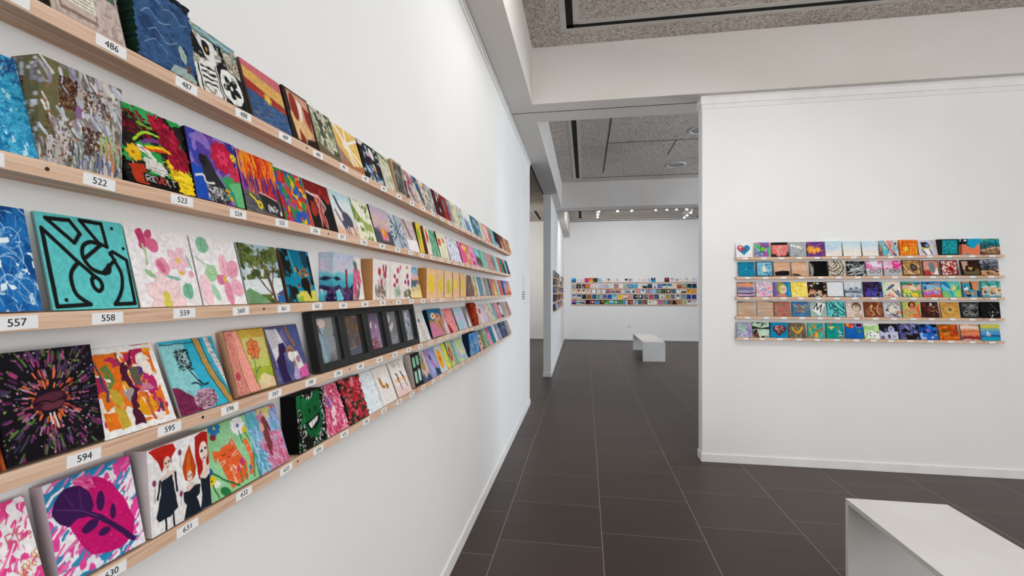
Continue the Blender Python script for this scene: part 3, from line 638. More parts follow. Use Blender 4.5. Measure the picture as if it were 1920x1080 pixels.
ROW[1] = [
 (-62, 72, .008, .147, 'bright sky blue scribbled canvas', 'bg 2a90c0,48b0d8,1c78ac 8 12;sk 300 .06 .008 68c4e4,1a6ca0,3aa4cc -30 30;sk 40 .22 .006 2a3a6c,3a3070 -50 40 .5 0 1 .2;nz b8e4f0 .82 12 16'),
 (72, 229, .047, .150, 'thick earthy brown and grey abstract', 'bg 8c847c,b0a8a0,c8c0bc,746c60,9894a0 4 4;sk 120 .16 .04 b8b0ac,d0ccc8,8c8698,9c9cac,6c685c,a8a49c 70 35;nz 6c6848 .66 4 5;sk 50 .14 .03 c8ced6,b4bcc8,dcdad8 60 30;dt 230 .010 3a2018,4c2c20,5c3828 .22 .12 .42 .42;dt 200 .010 3a2018,4c2c20,5c3828 .48 .55 .72 .82;dt 120 .009 4c2c20,6c4430,3a2018 .5 .15 .85 .4;dt 120 .008 5a3828,4c2c20 .05 .5 .35 .95;dt 90 .012 a06848,8c5c44,78704c .05 .1 .95 .9;el .44 .42 .04 .07 8c6498;sk 50 .16 .02 5a5c78,7a8098,909c70,505468 88 8 .35 .72 1 1;sk 20 .12 .02 c87c48,a8b878 85 8 .7 .6 .95 .9'),
 (238, 366, .012, .147, 'collage of a rainbow fringe with the word REVOLT', 'bg 141412,26221e;nz 2aa048 .6 6 6;py 38b060 .1 0 .6 0 .8 .2 .3 .16;sk 50 .1 .02 701824,901c30,50101c 50 50 0 .05 .45 .4;ln .035 a4d838 .2 .45 .4 .3 .7 .32;ln .03 68b830 .3 .2 .5 .22 .65 .12;ln .05 d84820 .28 .55 .5 .5 .78 .48;ln .05 784088 .34 .44 .5 .38 .74 .40;ln .04 f0c818 .36 .5 .6 .46 .76 .52;py f4d020 .62 .6 .8 .5 1 .74 1 1 .72 1;sk 20 .14 .02 f8e040,d8a818 10 20 .66 .65 .95 .98;ln .06 e8e0dc .26 .52 .42 .62 .58 .78;py dcd8d0 .3 .64 .54 .66 .56 .84 .28 .8;rows 2 605850 .3 .74 .54 .82 .008;sk 30 .08 .012 888480,c8c4c0,403c38 40 60 .05 .5 .6 .95;fl .16 .62 .11 8 e8b820 a87810;py b8381c .06 .78 .26 .74 .3 1 .1 1;rc 12100f .24 .85 .74 .97;tx REVOLT .27 .87 .085 f0ece8;tx VO .416 .87 .085 d83020;sk 160 .09 .03 a01430,801028,c02040 40 60 .52 .08 .72 .2;sk 220 .09 .03 a01430,801028,c02444 40 60 .62 .2 .86 .4;sk 160 .09 .03 981430,7c1028,b81c3c 40 60 .72 .38 .96 .66;rl .004 18;ed 1a1816'),
 (370, 460, .018, .147, 'purple galaxy canvas with a red rose and dark guitar', 'bg 4a2e8c,6a48a8,2c3c94 5 5;gl 3840a0,6a3c98,2a3488;nz 8a70c0 .6 8 8;py 1c4cb0 0 .5 .2 .55 .28 1 0 1;py 3a9858 .55 .6 1 .5 1 1 .8 1;py 68b878 .72 .66 1 .6 1 1 .84 1;fl .68 .28 .24 9 c01c40 8c1430 10 8c1430;fl .68 .28 .13 6 d83860 a01838;fl .9 .48 .14 7 c83050 a02040;fl .92 .22 .07 6 e8c828 806018;py 2a2a30 .2 .36 .34 .32 .5 .6 .75 .9 .6 1 .3 1 .22 .7;el .24 .42 .07 .09 1a1a20;ln .03 e0e0dc .05 .68 .2 .64 .24 .74 .4 .72;sk 70 .06 .02 d8d8d4,909090,484848 20 90 .25 .78 .6 .98;dt 16 .025 e0a020,208090,c03020,40b060 .62 .78 .8 .95;ed 181418'),
 (464, 532, .015, .147, 'orange red striped canvas with a yellow key', 'bg 3a3c6c,4a3060;gl 9040a0,e8b020,e86828,d83820,c02c30,603060;sk 110 .35 .025 e84818,f08028,b82018,f0b020 88 3 .06 .05 .95 .42;sk 60 .2 .02 28308c,402878,a02840 88 5 .06 .45 .95 .62;py 5c5e62 0 .66 1 .74 1 1 0 1;sk 30 .2 .02 74767a,48494c 5 10 0 .72 1 1;py 2c2c2c .4 .66 .9 .72 1 1 .5 .95;ln .015 e0dcd8 .4 .64 .6 .66 .9 .72;ln .04 e8c818 .16 .72 .26 .78 .34 .84;el .38 .86 .07 .07 e8c818;el .38 .86 .03 .03 5c5e62;dt 14 .03 d8d8d8,b0b0b0 .55 .84 .98 .95;ed 181818'),
 (537, 589, .006, .147, 'multicoloured paint patches in red, blue and yellow', 'bg 2850a0,3058a8;nz c02820 .52 5 5;nz e0b820 .6 5 5;nz 308848 .62 5 5;nz b84888 .72 6 6;nz 2c58b0 .66 6 6;nz d84020 .74 5 5;ed c03020'),
 (590, 635, .006, .147, 'dark red and black dancing figure', 'bg 2a1614,1e1414;py 7c1c1c 0 0 1 0 1 .34 0 .26;nz a83028 .72 6 6;py 181414 .5 .4 1 .42 1 1 .6 1;ln .05 e0c8c4 .05 .26 .3 .3 .5 .3 .7 .5;ln .03 d89890 .36 .32 .44 .55 .4 .8;sk 40 .25 .02 c8544c,a02824,e0b0a8 85 15 .3 .35 .6 .9;ln .03 c8a09c .7 .5 .55 .62;ed d8d4d0'),
 (636, 674.5, .006, .147, 'grey giraffes on a pale blue and peach ground', 'gr bcd8e0,d8e4e4,e8dcd4,e8b8a0;ln .09 4c4c64 .26 .2 .34 .36 .48 .5 .56 .6;el .62 .62 .24 .16 4c4c64 20;el .24 .16 .07 .04 4c4c64 40;ln .05 4c4c64 .12 .46 .2 .6 .34 .75;el .42 .76 .12 .1 54546c;sl .04 4c4c64 .46 .7 .5 .98;sl .04 4c4c64 .56 .7 .62 .98;sl .04 4c4c64 .8 .66 .86 .98;sl .03 54546c .36 .8 .4 .96;ed e0dcd8'),
 (675, 707, .006, .147, 'watercolour of a green hillside tree on white', 'bg f0ece0,e8e8dc;py 8ca048 .05 .1 .2 .3 .5 .55 .1 .6;nz 6c8838 .66 8 8;py 9cac5c .4 .45 .9 .62 .95 .8 .7 .74 .6 .9 .5 .85;nz e8e8b8 .7 6 6;ed 403c30'),
 (708, 740, .01, .147, 'pastel sunset over a dark grey band', 'gr b8b4c8,c8b0c0,d4b4a8,c8a8b0,58585c,58585c;py 505256 0 .7 1 .68 1 1 0 1;py e088a0 .34 .66 .72 .66 .76 .9 .38 .9;py f07828 .4 .58 .62 .58 .68 .8 .46 .8;el .5 .66 .05 .09 f8c020;ed 282828'),
 (741, 767, .006, .147, 'steel blue starburst of brush strokes', 'bg b0bcc4,c4ccd0;rb 40 .5 .5 .05 .5 .05 3c5468,4a6880,2e4254;sl .04 3c5468 .1 .05 .9 .95;sl .04 3c5468 .5 0 .5 1;sl .04 3c5468 .9 .2 .1 .8;ed 606c74'),
 (768, 788, .006, .147, 'white canvas with brown bark and lilac wash', 'bg d8c8c8,c0acb4;sl .08 6a4c3c .2 0 .5 .6;sl .05 7c5c48 .1 0 .35 .55;py f0ecec 0 .66 1 .62 1 1 0 1;ed e8e0d8'),
 (789, 797, .018, .147, 'yellow canvas with a green leaf', 'bg f0d040,e8c428;el .4 .42 .25 .25 78b048;sl .1 d85878 .3 .66 .7 1;ed 6a4c38'),
 (804, 812, .015, .147, 'ivory canvas with one vermilion flower', 'bg f0e4d4,ecdccc;fl .5 .35 .3 5 c84028 a83020;sl .03 809060 .5 .5 .6 1;ed 70503c'),
 (813.5, 826.5, .006, .147, 'jungle green leaves', 'bg 68a888,90c0a0,389070 4 6;sk 40 .25 .05 2c7850,48a078,a8d0b0 70 40'),
 (827.5, 844, .012, .147, 'cream canvas of small scarlet blooms', 'bg e8e8c8,e4dcc4;dt 14 .06 d05038,c04030 .1 .25 .9 .5;sl .02 90a070 .3 .5 .4 1;sl .02 90a070 .7 .5 .7 1;ed 504838'),
 (846, 867, .006, .147, 'white lilac blossom spray', 'bg e4e4ec,d4d8e8,eceaec 4 4;dt 40 .035 8c9cc0,a8a0b8,788ca8;ed 30302c'),
 (869, 885, .006, .147, 'hot pink canvas with an orange tulip', 'bg e45c98,e878ac;gl e45c98,e45c98,d89058,d89058;el .55 .22 .16 .18 f0b020;nz f0d8dc .74 5 5;ed 702c38'),
 (886, 897, .006, .147, 'pale pink canvas with fuchsia blossom', 'bg dc8cb8,e8a8c8;el .5 .85 .2 .1 a82868;el .4 .5 .2 .12 e05898'),
 (898, 906, .006, .147, 'aqua over charcoal canvas', 'gr 88ccd8,90d0dc,584c50,b0a8a4'),
 (907, 914, .006, .147, 'plain mint canvas', 'bg 78c0a0,8cccb0;ed 305040'),
 (914.5, 921, .006, .147, 'lilac grey canvas', 'bg b0a8b8,a098a8,d0c8d4'),
 (921.5, 926, .006, .147, 'coral canvas with pale stripe', 'bg d88478,e0a090,c06c60'),
 (927, 932, .006, .147, 'mushroom canvas with a grey oval', 'bg 98c0a8,a09090;el .6 .5 .3 .35 7c7078'),
 (933, 938, .006, .147, 'powder blue canvas', 'bg a8d0dc,90c4d8'),
 (938.5, 942, .006, .147, 'burnt orange sliver of canvas', 'bg d86c38,c86030'),
 (942.5, 946, .006, .147, 'emerald sliver of canvas', 'bg 4c9078,3c806c'),
 (946.5, 950, .006, .147, 'charcoal and rose canvas', 'gr c07088,403c44,30343c'),
 (950.5, 957, .006, .147, 'dark teal canvas beside the magenta pom pom', 'gl a0d4d8,3c5c64,2c444c'),
]
ROW[2] = [
 (-80, 80, .008, .149, 'deep blue marbled water with white ripples', 'bg 1858a0,2070b8,104888 5 5;nz c8e0f0 .80 9 9;ln .012 90c0e4 .5 .1 .7 .2 .6 .35 .8 .45;ln .012 90c0e4 .55 .5 .75 .45 .9 .6 .7 .7;ln .012 a8d0ec .5 .75 .65 .65 .85 .8 .95 .95;rg .75 .3 .12 .1 .01 98c8e8;rg .65 .6 .14 .12 .01 80b4e0;rg .85 .8 .1 .12 .01 80b4e0;sk 90 .12 .008 80b4e0,5090cc,b8d8f0 30 90 .3 0 1 1;nz e8f4fa .88 9 9;ed c0d8e8'),
 (100, 260, .006, .150, 'turquoise panel with thick looping black lines', 'bg 5cc4c4,60c8c8;wb .002;sl 0.044 141414 0.106 0.057 0.354 0.047 0.447 0.185 0.361 0.290 0.106 0.057;sl 0.044 141414 0.475 0.033 0.725 0.038 0.744 0.302 0.648 0.266 0.475 0.033;sl 0.044 141414 0.045 0.167 0.049 0.965 0.410 0.949;ln 0.044 141414 0.410 0.949 0.279 0.848 0.246 0.717 0.268 0.605 0.356 0.503;sl 0.044 141414 0.045 0.167 0.358 0.492 0.507 0.632;ln 0.044 141414 0.497 0.632 0.570 0.683 0.587 0.761 0.537 0.807 0.487 0.762 0.477 0.685 0.525 0.645;ln 0.044 141414 0.652 0.278 0.545 0.263 0.453 0.319 0.430 0.436 0.500 0.558 0.616 0.603 0.701 0.594 0.729 0.529;sl 0.044 141414 0.456 0.444 0.676 0.282;sl 0.044 141414 0.627 0.603 0.810 0.447;sl 0.044 141414 0.716 0.509 0.646 0.612;ln 0.044 141414 0.767 0.369 0.807 0.464 0.860 0.605 0.838 0.749 0.774 0.871 0.700 0.955;sl 0.044 141414 0.700 0.955 0.964 0.949 0.967 0.438 0.803 0.352 0.764 0.385;el 0.853 0.077 .02 .02 141414;el 0.954 0.303 .02 .02 141414;el 0.153 0.899 .02 .02 141414;tx TINa .88 .55 .04 305050;ed 88b0b0'),
 (265, 380, .004, .148, 'watercolour of pink blossoms and green leaves', 'bg f2efee,ece8ea 4 4;wb .012;fl .28 .13 .15 4 c84878 d88098 40 e090a8;el .22 .1 .05 .1 c04070 0;el .36 .2 .10 .09 d86890 30;ln .03 b0c898 .22 .2 .24 .32 .22 .46;el .46 .47 .10 .12 e898b0 -30;el .44 .48 .05 .08 d06888 -30;fl .74 .38 .19 5 f0c4d0 e8c860 80 e8a8b8;el .92 .56 .05 .05 e8a0b8;el .76 .55 .04 .03 e8b838;fl .42 .86 .30 6 f4d8d8 e0d050 20 e8bcc4;el .42 .95 .08 .06 d8d060;el .80 .80 .09 .11 78b898 20;ln .006 3a6850 .78 .66 .80 .78 .8 .96;el .24 .58 .09 .04 98c090 30;el .6 .62 .12 .03 88b8a8 15;sl .03 90c0a8 .90 .30 .95 .48;ed e8e4e0'),
 (383, 464, .004, .148, 'watercolour of one large pink hibiscus', 'bg f2efee,eeeaec 4 4;wb .012;el .24 .12 .13 .12 88c0a0;ln .01 5c9070 .24 .02 .22 .12 .25 .22;ln .025 b0ccb0 .05 .3 .2 .4 .4 .42;el .30 .54 .15 .12 a8d0a0 -20;ln .006 6c9878 .2 .5 .3 .55 .4 .55;el .62 .42 .10 .19 f0b8c4 5;el .82 .46 .17 .13 e8a0b4 -40;el .84 .74 .16 .13 f0b0c4 20;el .62 .82 .09 .19 e490ac -5;el .50 .62 .09 .08 d878a0;el .58 .62 .04 .05 e8b828;ln .006 c06080 .6 .6 .62 .3;ln .006 c06080 .6 .6 .9 .45;ln .006 c06080 .6 .62 .9 .76;el .12 .78 .14 .22 f4d0d8;el .32 .82 .06 .14 a8d0b0 -25;ed e8e4e0'),
 (467, 537, .006, .147, 'painting of a gum tree by a blue river', 'gr a8c4d4,c0d0d4,dce0dc,d4dcd8;nz 5c6c34 .46 4 5;nz 3c4c24 .64 8 8;nz a8bccc .72 6 6;py dce4e4 0 .62 1 .55 1 .85 0 .85;ln .07 6a4a3c .72 1 .66 .6 .5 .2;ln .03 5a4034 .72 .9 .5 .7 .2 .3 .1 .1;ln .025 5a4034 .7 .7 .82 .4 .8 .1;sk 120 .06 .02 5c6c34,7a8848,38461f 20 90 .05 .02 .95 .4;py 80a878 0 .78 .3 .84 .6 1 0 1;py 6c9868 0 .8 .1 .74 .5 .92 .3 1 0 1;py 2c64a0 .78 .88 1 .86 1 1 .78 1;py 584c78 .76 .86 1 .76 1 .88;ed c8ccc8'),
 (543, 596, .008, .147, 'teal and bronze abstract on a black ground', 'bg 1a1a1c,242424;gl 282420,1c5068,107090,184058,101820;py 181818 0 0 .25 0 .4 1 .15 1;ln .08 28a0b0 .3 .05 .38 .5 .45 .92;nz 0c88a8 .62 5 5;dt 60 .03 a87040,704420,c89058,2c2018 .4 .35 .85 .75;py d8cc58 .3 .88 .45 .8 1 .78 1 1 .3 1;py 90b848 .3 .92 .5 .88 .5 1 .3 1;el .68 .66 .16 .13 16120f;py 14120f .6 .7 .82 .7 .8 .96;ed 6a5038'),
 (624, 662, .046, .150, 'thick canvas of a red lighthouse on purple rocks', 'gr a8bcd4,c0c8dc,c8ccdc,68c0d0,48a8c0,30204c,281c44 .03;sk 50 .2 .012 d8d4e0,b0c0d8,d8b8c4 -30 15 0 0 1 .34;py 30204c 0 .72 .3 .66 .5 .8 .8 .74 1 .62 1 1 0 1;py 2c2040 0 .52 .2 .48 .4 .54 .2 .58;dt 60 .03 604878,48305c,201838,786090 0 .7 1 1;sl .09 6c2c2c .64 .36 .68 .78;sl .05 a83830 .64 .4 .66 .52;py 58c4dc .15 .8 .4 .78 .5 .98 .2 1;dt 12 .02 c8ecf0 .1 .75 .5 1'),
 (665, 684, .02, .148, 'cream canvas with pink roses and grey birds', 'bg f0eae0,e8e0dc;fl .2 .55 .3 6 d8688c b83860 0 e8a0b4;fl .65 .48 .25 6 d8688c b83860 20 e8a0b4;fl .2 .8 .25 6 c8587c a83050 0 e098ac;ln .12 586c68 .3 .05 .4 .2 .5 .32;ln .1 4c6460 .6 .65 .5 .85 .3 .95;el .5 .2 .14 .1 606860;ed e8e0d0'),
 (699, 731, .046, .150, 'thick wood block painted with orange and red gumnut flowers', 'bg f0e8e4,ece4e0;el .38 .3 .09 .1 d85040;el .36 .3 .04 .09 a83848;el .6 .2 .05 .1 a84050;el .75 .22 .05 .12 983848 10;el .7 .36 .09 .1 b04858;el .5 .58 .07 .1 d07088;el .5 .64 .05 .04 e07040;ln .015 606850 .6 .2 .55 .5 .45 .9;ln .012 606850 .4 .35 .45 .6 .45 .9;sk 70 .14 .015 504838,788060,a06058,405048 60 60 .15 .65 .75 .95;sk 12 .1 .015 a84c54 80 30 .1 .45 .9 .7;ed c49060'),
 (731.5, 771, .046, .150, 'pair of wood blocks painted with magenta buds', 'bg f0e8e4,eee6e2;el .35 .22 .06 .08 c04068;el .46 .12 .04 .07 c04868;el .2 .38 .05 .06 b83858;el .3 .5 .06 .07 c83858;el .2 .62 .06 .06 c83c50;ln .012 98b098 .4 .2 .38 .6 .32 .9;sk 30 .14 .015 98bca0,789878 75 25 .2 .7 .45 .95;el .78 .1 .05 .04 e07838;el .8 .35 .05 .08 a02858 10;el .7 .52 .05 .06 a83060;el .85 .54 .05 .1 982850;sk 40 .12 .02 606040,888448,505440 50 50 .65 .75 .95 .95;rc d8ccc8 .47 0 .485 1;ed c49060'),
 (772, 792, .010, .147, 'beach sunset in blue, lilac and sand', 'gr 68b0d0,98c0d4,d8b8d0,e09858,506880,e0cc90,ecd498,ecd498;py 506478 .0 .45 .9 .42 .5 .68;ed 688090'),
 (800, 819, .046, .147, 'first of five wood blocks bearing yellow ovals', 'bg ecc498,e8bc90 2 8;el .45 .5 .25 .34 f0cc30 -8;ed c08848'),
 (819.5, 832, .046, .147, 'second wood block with a short yellow oval', 'bg ecc498,e4bc94 2 8;el .5 .56 .3 .28 e8c830 -8;ed c08848'),
 (833.5, 848, .040, .147, 'third wood block with an olive tinged oval', 'bg e8c8a0,e4c098 2 8;el .5 .6 .25 .3 c8c040 -8;ed c08848'),
 (849.5, 861.5, .040, .147, 'fourth wood block with a small golden oval', 'bg e8c49c,e0b890 2 8;el .4 .5 .25 .22 f0d040 -8;ed b88040'),
 (863, 874, .040, .147, 'fifth wood block with a faint lemon oval', 'bg e4c090,dcb488 2 8;el .5 .5 .25 .3 dcc860 -8;ed b88040'),
 (876, 890, .010, .147, 'plum brown and slate streaked canvas', 'gl 705048,886458,5c6874,706c78 .2;sk 20 .4 .04 584038,84909c 70 20;ed 584038'),
 (891, 896, .006, .147, 'mosaic of yellow and white chips', 'bg e8e0c8,e0b048 6 6;dt 12 .1 d0a030,c07030'),
 (896.5, 901, .006, .147, 'cyan edged cream canvas', 'gl 48a8b8,d8d8cc,c8d0c8'),
 (901.5, 908, .006, .147, 'storm grey canvas with a blue sheen', 'bg 78848c,5890a4,949ca4;ed 303030'),
 (908.5, 913.5, .006, .147, 'silver white flowers on grey', 'bg 9c9ca0,d4d0d0,787c80'),
 (914, 922, .006, .147, 'dull green grey streaks', 'gl 808c88,98a09c,606c6c;ed 404444'),
 (923, 928, .006, .147, 'rosy pink canvas on a dark edge', 'bg c88c94,b8707c;ed 302828'),
 (928.5, 933, .006, .147, 'peach and yellow canvas', 'gr c87c6c,d8b060,e0c880'),
 (934, 939, .006, .147, 'white canvas with pale grey figure', 'bg c8c8c4,a8b0ac'),
 (939.5, 944, .006, .147, 'red slash canvas', 'gl e06450,c83c38,e0b0a8'),
 (944.5, 948, .006, .147, 'cobalt sliver of canvas', 'bg 285888,1c4878'),
 (948.5, 955, .006, .147, 'violet and orange cloudscape', 'gr 7870a8,a898c0,c88c80,c06c58'),
 (955.5, 959.5, .006, .147, 'orange and rose canvas ending the row', 'gr c090a8,e0a060,c85868'),
]
ROW[3] = [
 (-90, 12, .010, .148, 'rust brown canvas cut by the photo edge', 'bg 8a3c1c,6a2814,a85028 4 4'),
 (13, 197, .030, .150, 'black canvas with a neon burst around dark lips', 'bg 120f14,18141c 4 4;rb 130 .48 .5 .32 .62 .020 5c2454,742c60,4c6030,5c7440,40345c,742c60,3c2c50;rb 100 .48 .5 .22 .45 .016 943870,b04880,5c4070,60783c,484058,4c4c60,a04070;rb 70 .48 .5 .14 .28 .015 e05c34,e86c44,c898a8,6c4c70,a84870;rb 44 .48 .5 .12 .17 .014 f07038,e87444,d05840;dt 110 .010 c888a8,88a058,6c8848,a86890,304428;dt 60 .006 e0d0d8,98b070;el .48 .50 .18 .09 3c1428 -6;el .48 .47 .14 .045 582838 -6;el .50 .545 .12 .04 643040 -6;ln .014 200810 .31 .52 .42 .49 .5 .515 .65 .49;sl .018 e0d0d8 .46 .62 .47 .72;sl .018 e8e0e4 .50 .62 .52 .76;ed 141016'),
 (198, 331, .003, .150, 'orange and magenta abstract on white paper', 'bg f0eeec,f2f0ee;rc e8741c .07 .07 .93 .92;wb .02;nz f0a030 .56 4 5;nz f0e4dc .60 5 6;py e8741c .1 .1 .45 .08 .4 .6 .12 .7;nz b8285c .70 5 5;py c8a838 .22 .45 .34 .5 .36 .92 .24 .94;py 688040 .2 .22 .3 .2 .34 .4 .24 .48;sl .03 40485c .14 .12 .2 .5 .18 .6;sl .02 404050 .44 .08 .46 .3;py b82868 .56 .36 .9 .42 .88 .62 .6 .56;py b82868 .74 .66 .9 .7 .88 .86 .72 .84;py 5c5c48 .56 .26 .68 .28 .66 .5 .6 .48;py 503868 .68 .28 .76 .3 .72 .5 .66 .5;py c87890 .56 .58 .7 .46 .86 .56;el .66 .76 .13 .12 e8a018;sl .05 c86040 .68 .62 .7 .9;py 4c1830 .68 .05 .6 .16 .46 .22 .42 .42 .56 .52 .46 .62 .42 .96 .56 .94 .54 .68 .62 .54 .56 .46 .52 .34 .62 .2;py a89898 .38 .52 .52 .48 .56 .54 .44 .66;py 3a4450 .8 .76 .88 .74 .86 .86;sk 40 .06 .015 e85c14,f0b048,f4f0ec 80 60 .1 .1 .9 .9;bd .06 f2f0ee;ed f0eeec'),
 (340, 437, .005, .148, 'turquoise card with inked flower and curved bands', 'bg 30a8c4,38b0cc 5 5;py 8cccd0 0 .04 .42 .04 .40 .3 .5 .6 .4 .85 .02 .7;wb .008;py 7c2850 0 .62 .1 .64 .3 .78 .42 1 0 1;sk 30 .06 .006 48142c 20 90 .02 .7 .3 .98;sk 150 .035 .009 101014 0 90 .22 .14 .46 .42;sk 30 .04 .008 c8d8d8 0 90 .26 .18 .42 .38;ln .016 101014 .36 .38 .42 .5 .5 .62;ln .03 183848 .5 .6 .56 .66 .64 .66;ln .02 183848 .34 .62 .44 .62 .52 .68;el .52 .86 .22 .14 d0a0b4;sk 90 .05 .006 201018 20 90 .34 .76 .72 .97;ln .10 b89048 .66 0 .70 .25 .76 .5 .86 .75 .98 .98;ln .012 14242c .60 0 .64 .25 .70 .5 .80 .75 .92 1;ln .012 101014 .73 0 .77 .25 .83 .5 .93 .75 1 .9;ln .03 2ca8c8 .77 0 .81 .25 .88 .5 .97 .75 1 .82;ln .09 d8d0d0 .86 0 .90 .25 .97 .5 1.04 .75;sk 30 .08 .006 707070 10 10 .84 0 1 .6;sl .012 204850 .02 .05 .6 .05;ed d8d4d0'),
 (447.5, 519.5, .018, .150, 'pink and lime mixed media canvas with an orange flower', 'bg c8a84c,d0b458;gr c8a040,c0b04c,a8b838,98b030;rows 16 e8e4b0 .4 .14 .95 .62 .012 .03;wb .01;py d88878 0 0 .22 0 .34 .4 .3 .7 .36 1 0 1;dt 60 .012 b85860,e0a098 0 0 .16 1;py f0a090 .16 0 .3 .02 .42 .45 .56 1 .28 1 .2 .5;ln .008 604838 .16 0 .22 .3 .2 .6 .3 1;ln .008 604838 .3 .02 .42 .45 .56 1;fl .62 .33 .17 7 e07c48 c05030 -90 803820;ln .015 50704c .6 .46 .56 .66 .5 .86;ln .02 50704c .56 .7 .68 .62;py e8c8a0 .56 .84 .76 .74 1 .84 1 1 .56 1;el .74 .84 .13 .09 e8d4a0;el .1 .7 .06 .06 b84858;bd .015 584028;ed d0a080'),
 (524, 582, .014, .150, 'purple and blue collage of a kneeling woman', 'bg 584c80,4c5484,706898 5 5;py d8d4d8 0 .05 .34 .05 .5 .4 .3 .6 .1 .7;rows 8 606070 .05 .08 .32 .4 .01 -.25;py 30204c .1 .6 .22 .5 .28 .32 .44 .3 .5 .45 .38 .5 .34 .8 .4 1 .15 1;py 4a5888 .5 .02 .98 .02 .98 .4 .8 .5 .6 .3;ln .08 8a6450 .62 .04 .66 .2 .76 .36;wb .01;ln .07 9c7460 .48 .46 .6 .4 .68 .5 .62 .7 .58 .9;el .56 .56 .09 .1 e8dcd8;ln .04 7c5444 .5 .46 .62 .46 .66 .6;py e8e4e4 .62 .5 .8 .5 .9 .8 .7 .86;py b8a0c8 .5 .9 .66 .7 .7 1 .5 1;py d85ca0 .72 .82 .98 .74 1 1 .7 1;el .76 .64 .07 .07 a87890;bd .015 4c3c58;ed 8c8078'),
 None, None, None, None, None,
 (782.5, 791, .006, .147, 'cream canvas with a tiny walking figure', 'bg e4e4d4,d8dccc;el .4 .25 .1 .06 403828;sl .08 c08058 .4 .35 .5 .6;sl .05 789060 .5 .6 .6 1;ed 282420'),
 (791, 809, .006, .147, 'pale grey canvas with a rosy slender figure', 'bg dcdcd8,c8ccc8;ln .08 d8a0a0 .4 .3 .5 .6 .6 1;el .4 .3 .08 .06 304038;sk 12 .2 .02 90a89c,b8a8a8 80 20;ed 101010'),
 (812, 836, .022, .147, 'two orange dogs on blue and pink', 'gr 205c8c,28648c,b07c48,c87c8c,c87c98;py c87c98 0 .5 .5 .5 .6 1 0 1;el .35 .25 .18 .12 e0c0a0;el .7 .3 .16 .12 d89870;el .34 .24 .05 .05 c03828;el .68 .28 .05 .05 302018;ln .12 c89468 .5 .4 .75 .7 .9 1;ln .06 705038 .7 .5 .9 .9;ed 0c2030'),
 (838.5, 844.5, .006, .147, 'white canvas with burgundy branches', 'bg e0d4d0,d0b8bc,a86878 3 3'),
 (845, 860, .006, .147, 'coral red canvas with a crimson base', 'bg d87c7c,e09898,c85c68 5 7;py a01828 0 .6 .2 .7 .4 1 0 1;ed 902030'),
 (862, 878.5, .006, .147, 'lilac and aqua poured paint', 'bg a8b4d0,98c4c8,c8b4d4,88c0c0 4 4;ed 5c6470'),
 (880, 887.5, .006, .147, 'grey canvas with a pale sail shape', 'bg 8c8484,787070;py e8dcd8 .5 .2 .7 1 .1 1'),
 (888.5, 897.5, .022, .160, 'shaggy rust red feather piece', 'bg 8a2410,601408,b84820 6 14;sk 140 .18 .05 a83010,701808,c86028,4c1008,9c2c14 80 40;rl .012 26'),
 (899, 904, .006, .147, 'ivory canvas with grey twigs', 'bg d8d0c8,b8b0a8'),
 (904.5, 911, .006, .147, 'blush canvas with a dark red berry', 'bg e0c4c8,e8d0d4;el .4 .35 .25 .15 a84050'),
 (911.5, 917, .006, .147, 'lavender white canvas', 'bg ccccdc,b0b4d0'),
 (917.5, 924, .006, .147, 'terracotta and cream canvas', 'bg d8a090,e8d4c8'),
 (924.5, 930, .006, .147, 'pastel green and teal canvas', 'bg a8d0b8,c8dcd0,5c9c98'),
 (930.5, 935.5, .006, .147, 'grey violet canvas', 'bg a09cac,8c8894'),
 (936, 941, .006, .147, 'watermelon pink canvas', 'bg d88088,e8a0a8,c06068'),
 (941.5, 946, .006, .147, 'white canvas edged black', 'bg e0e0e4;bd .15 303034'),
 (946.5, 951.5, .006, .147, 'canvas of black and white bark lines', 'gl d8d4cc,606058,d0c8c0,807870'),
 (952, 955.5, .006, .147, 'beige rose canvas', 'bg c8b0a4,b09088'),
 (956, 959.5, .006, .147, 'dusty pink canvas finishing the row', 'bg b8888c,a0747c'),
]
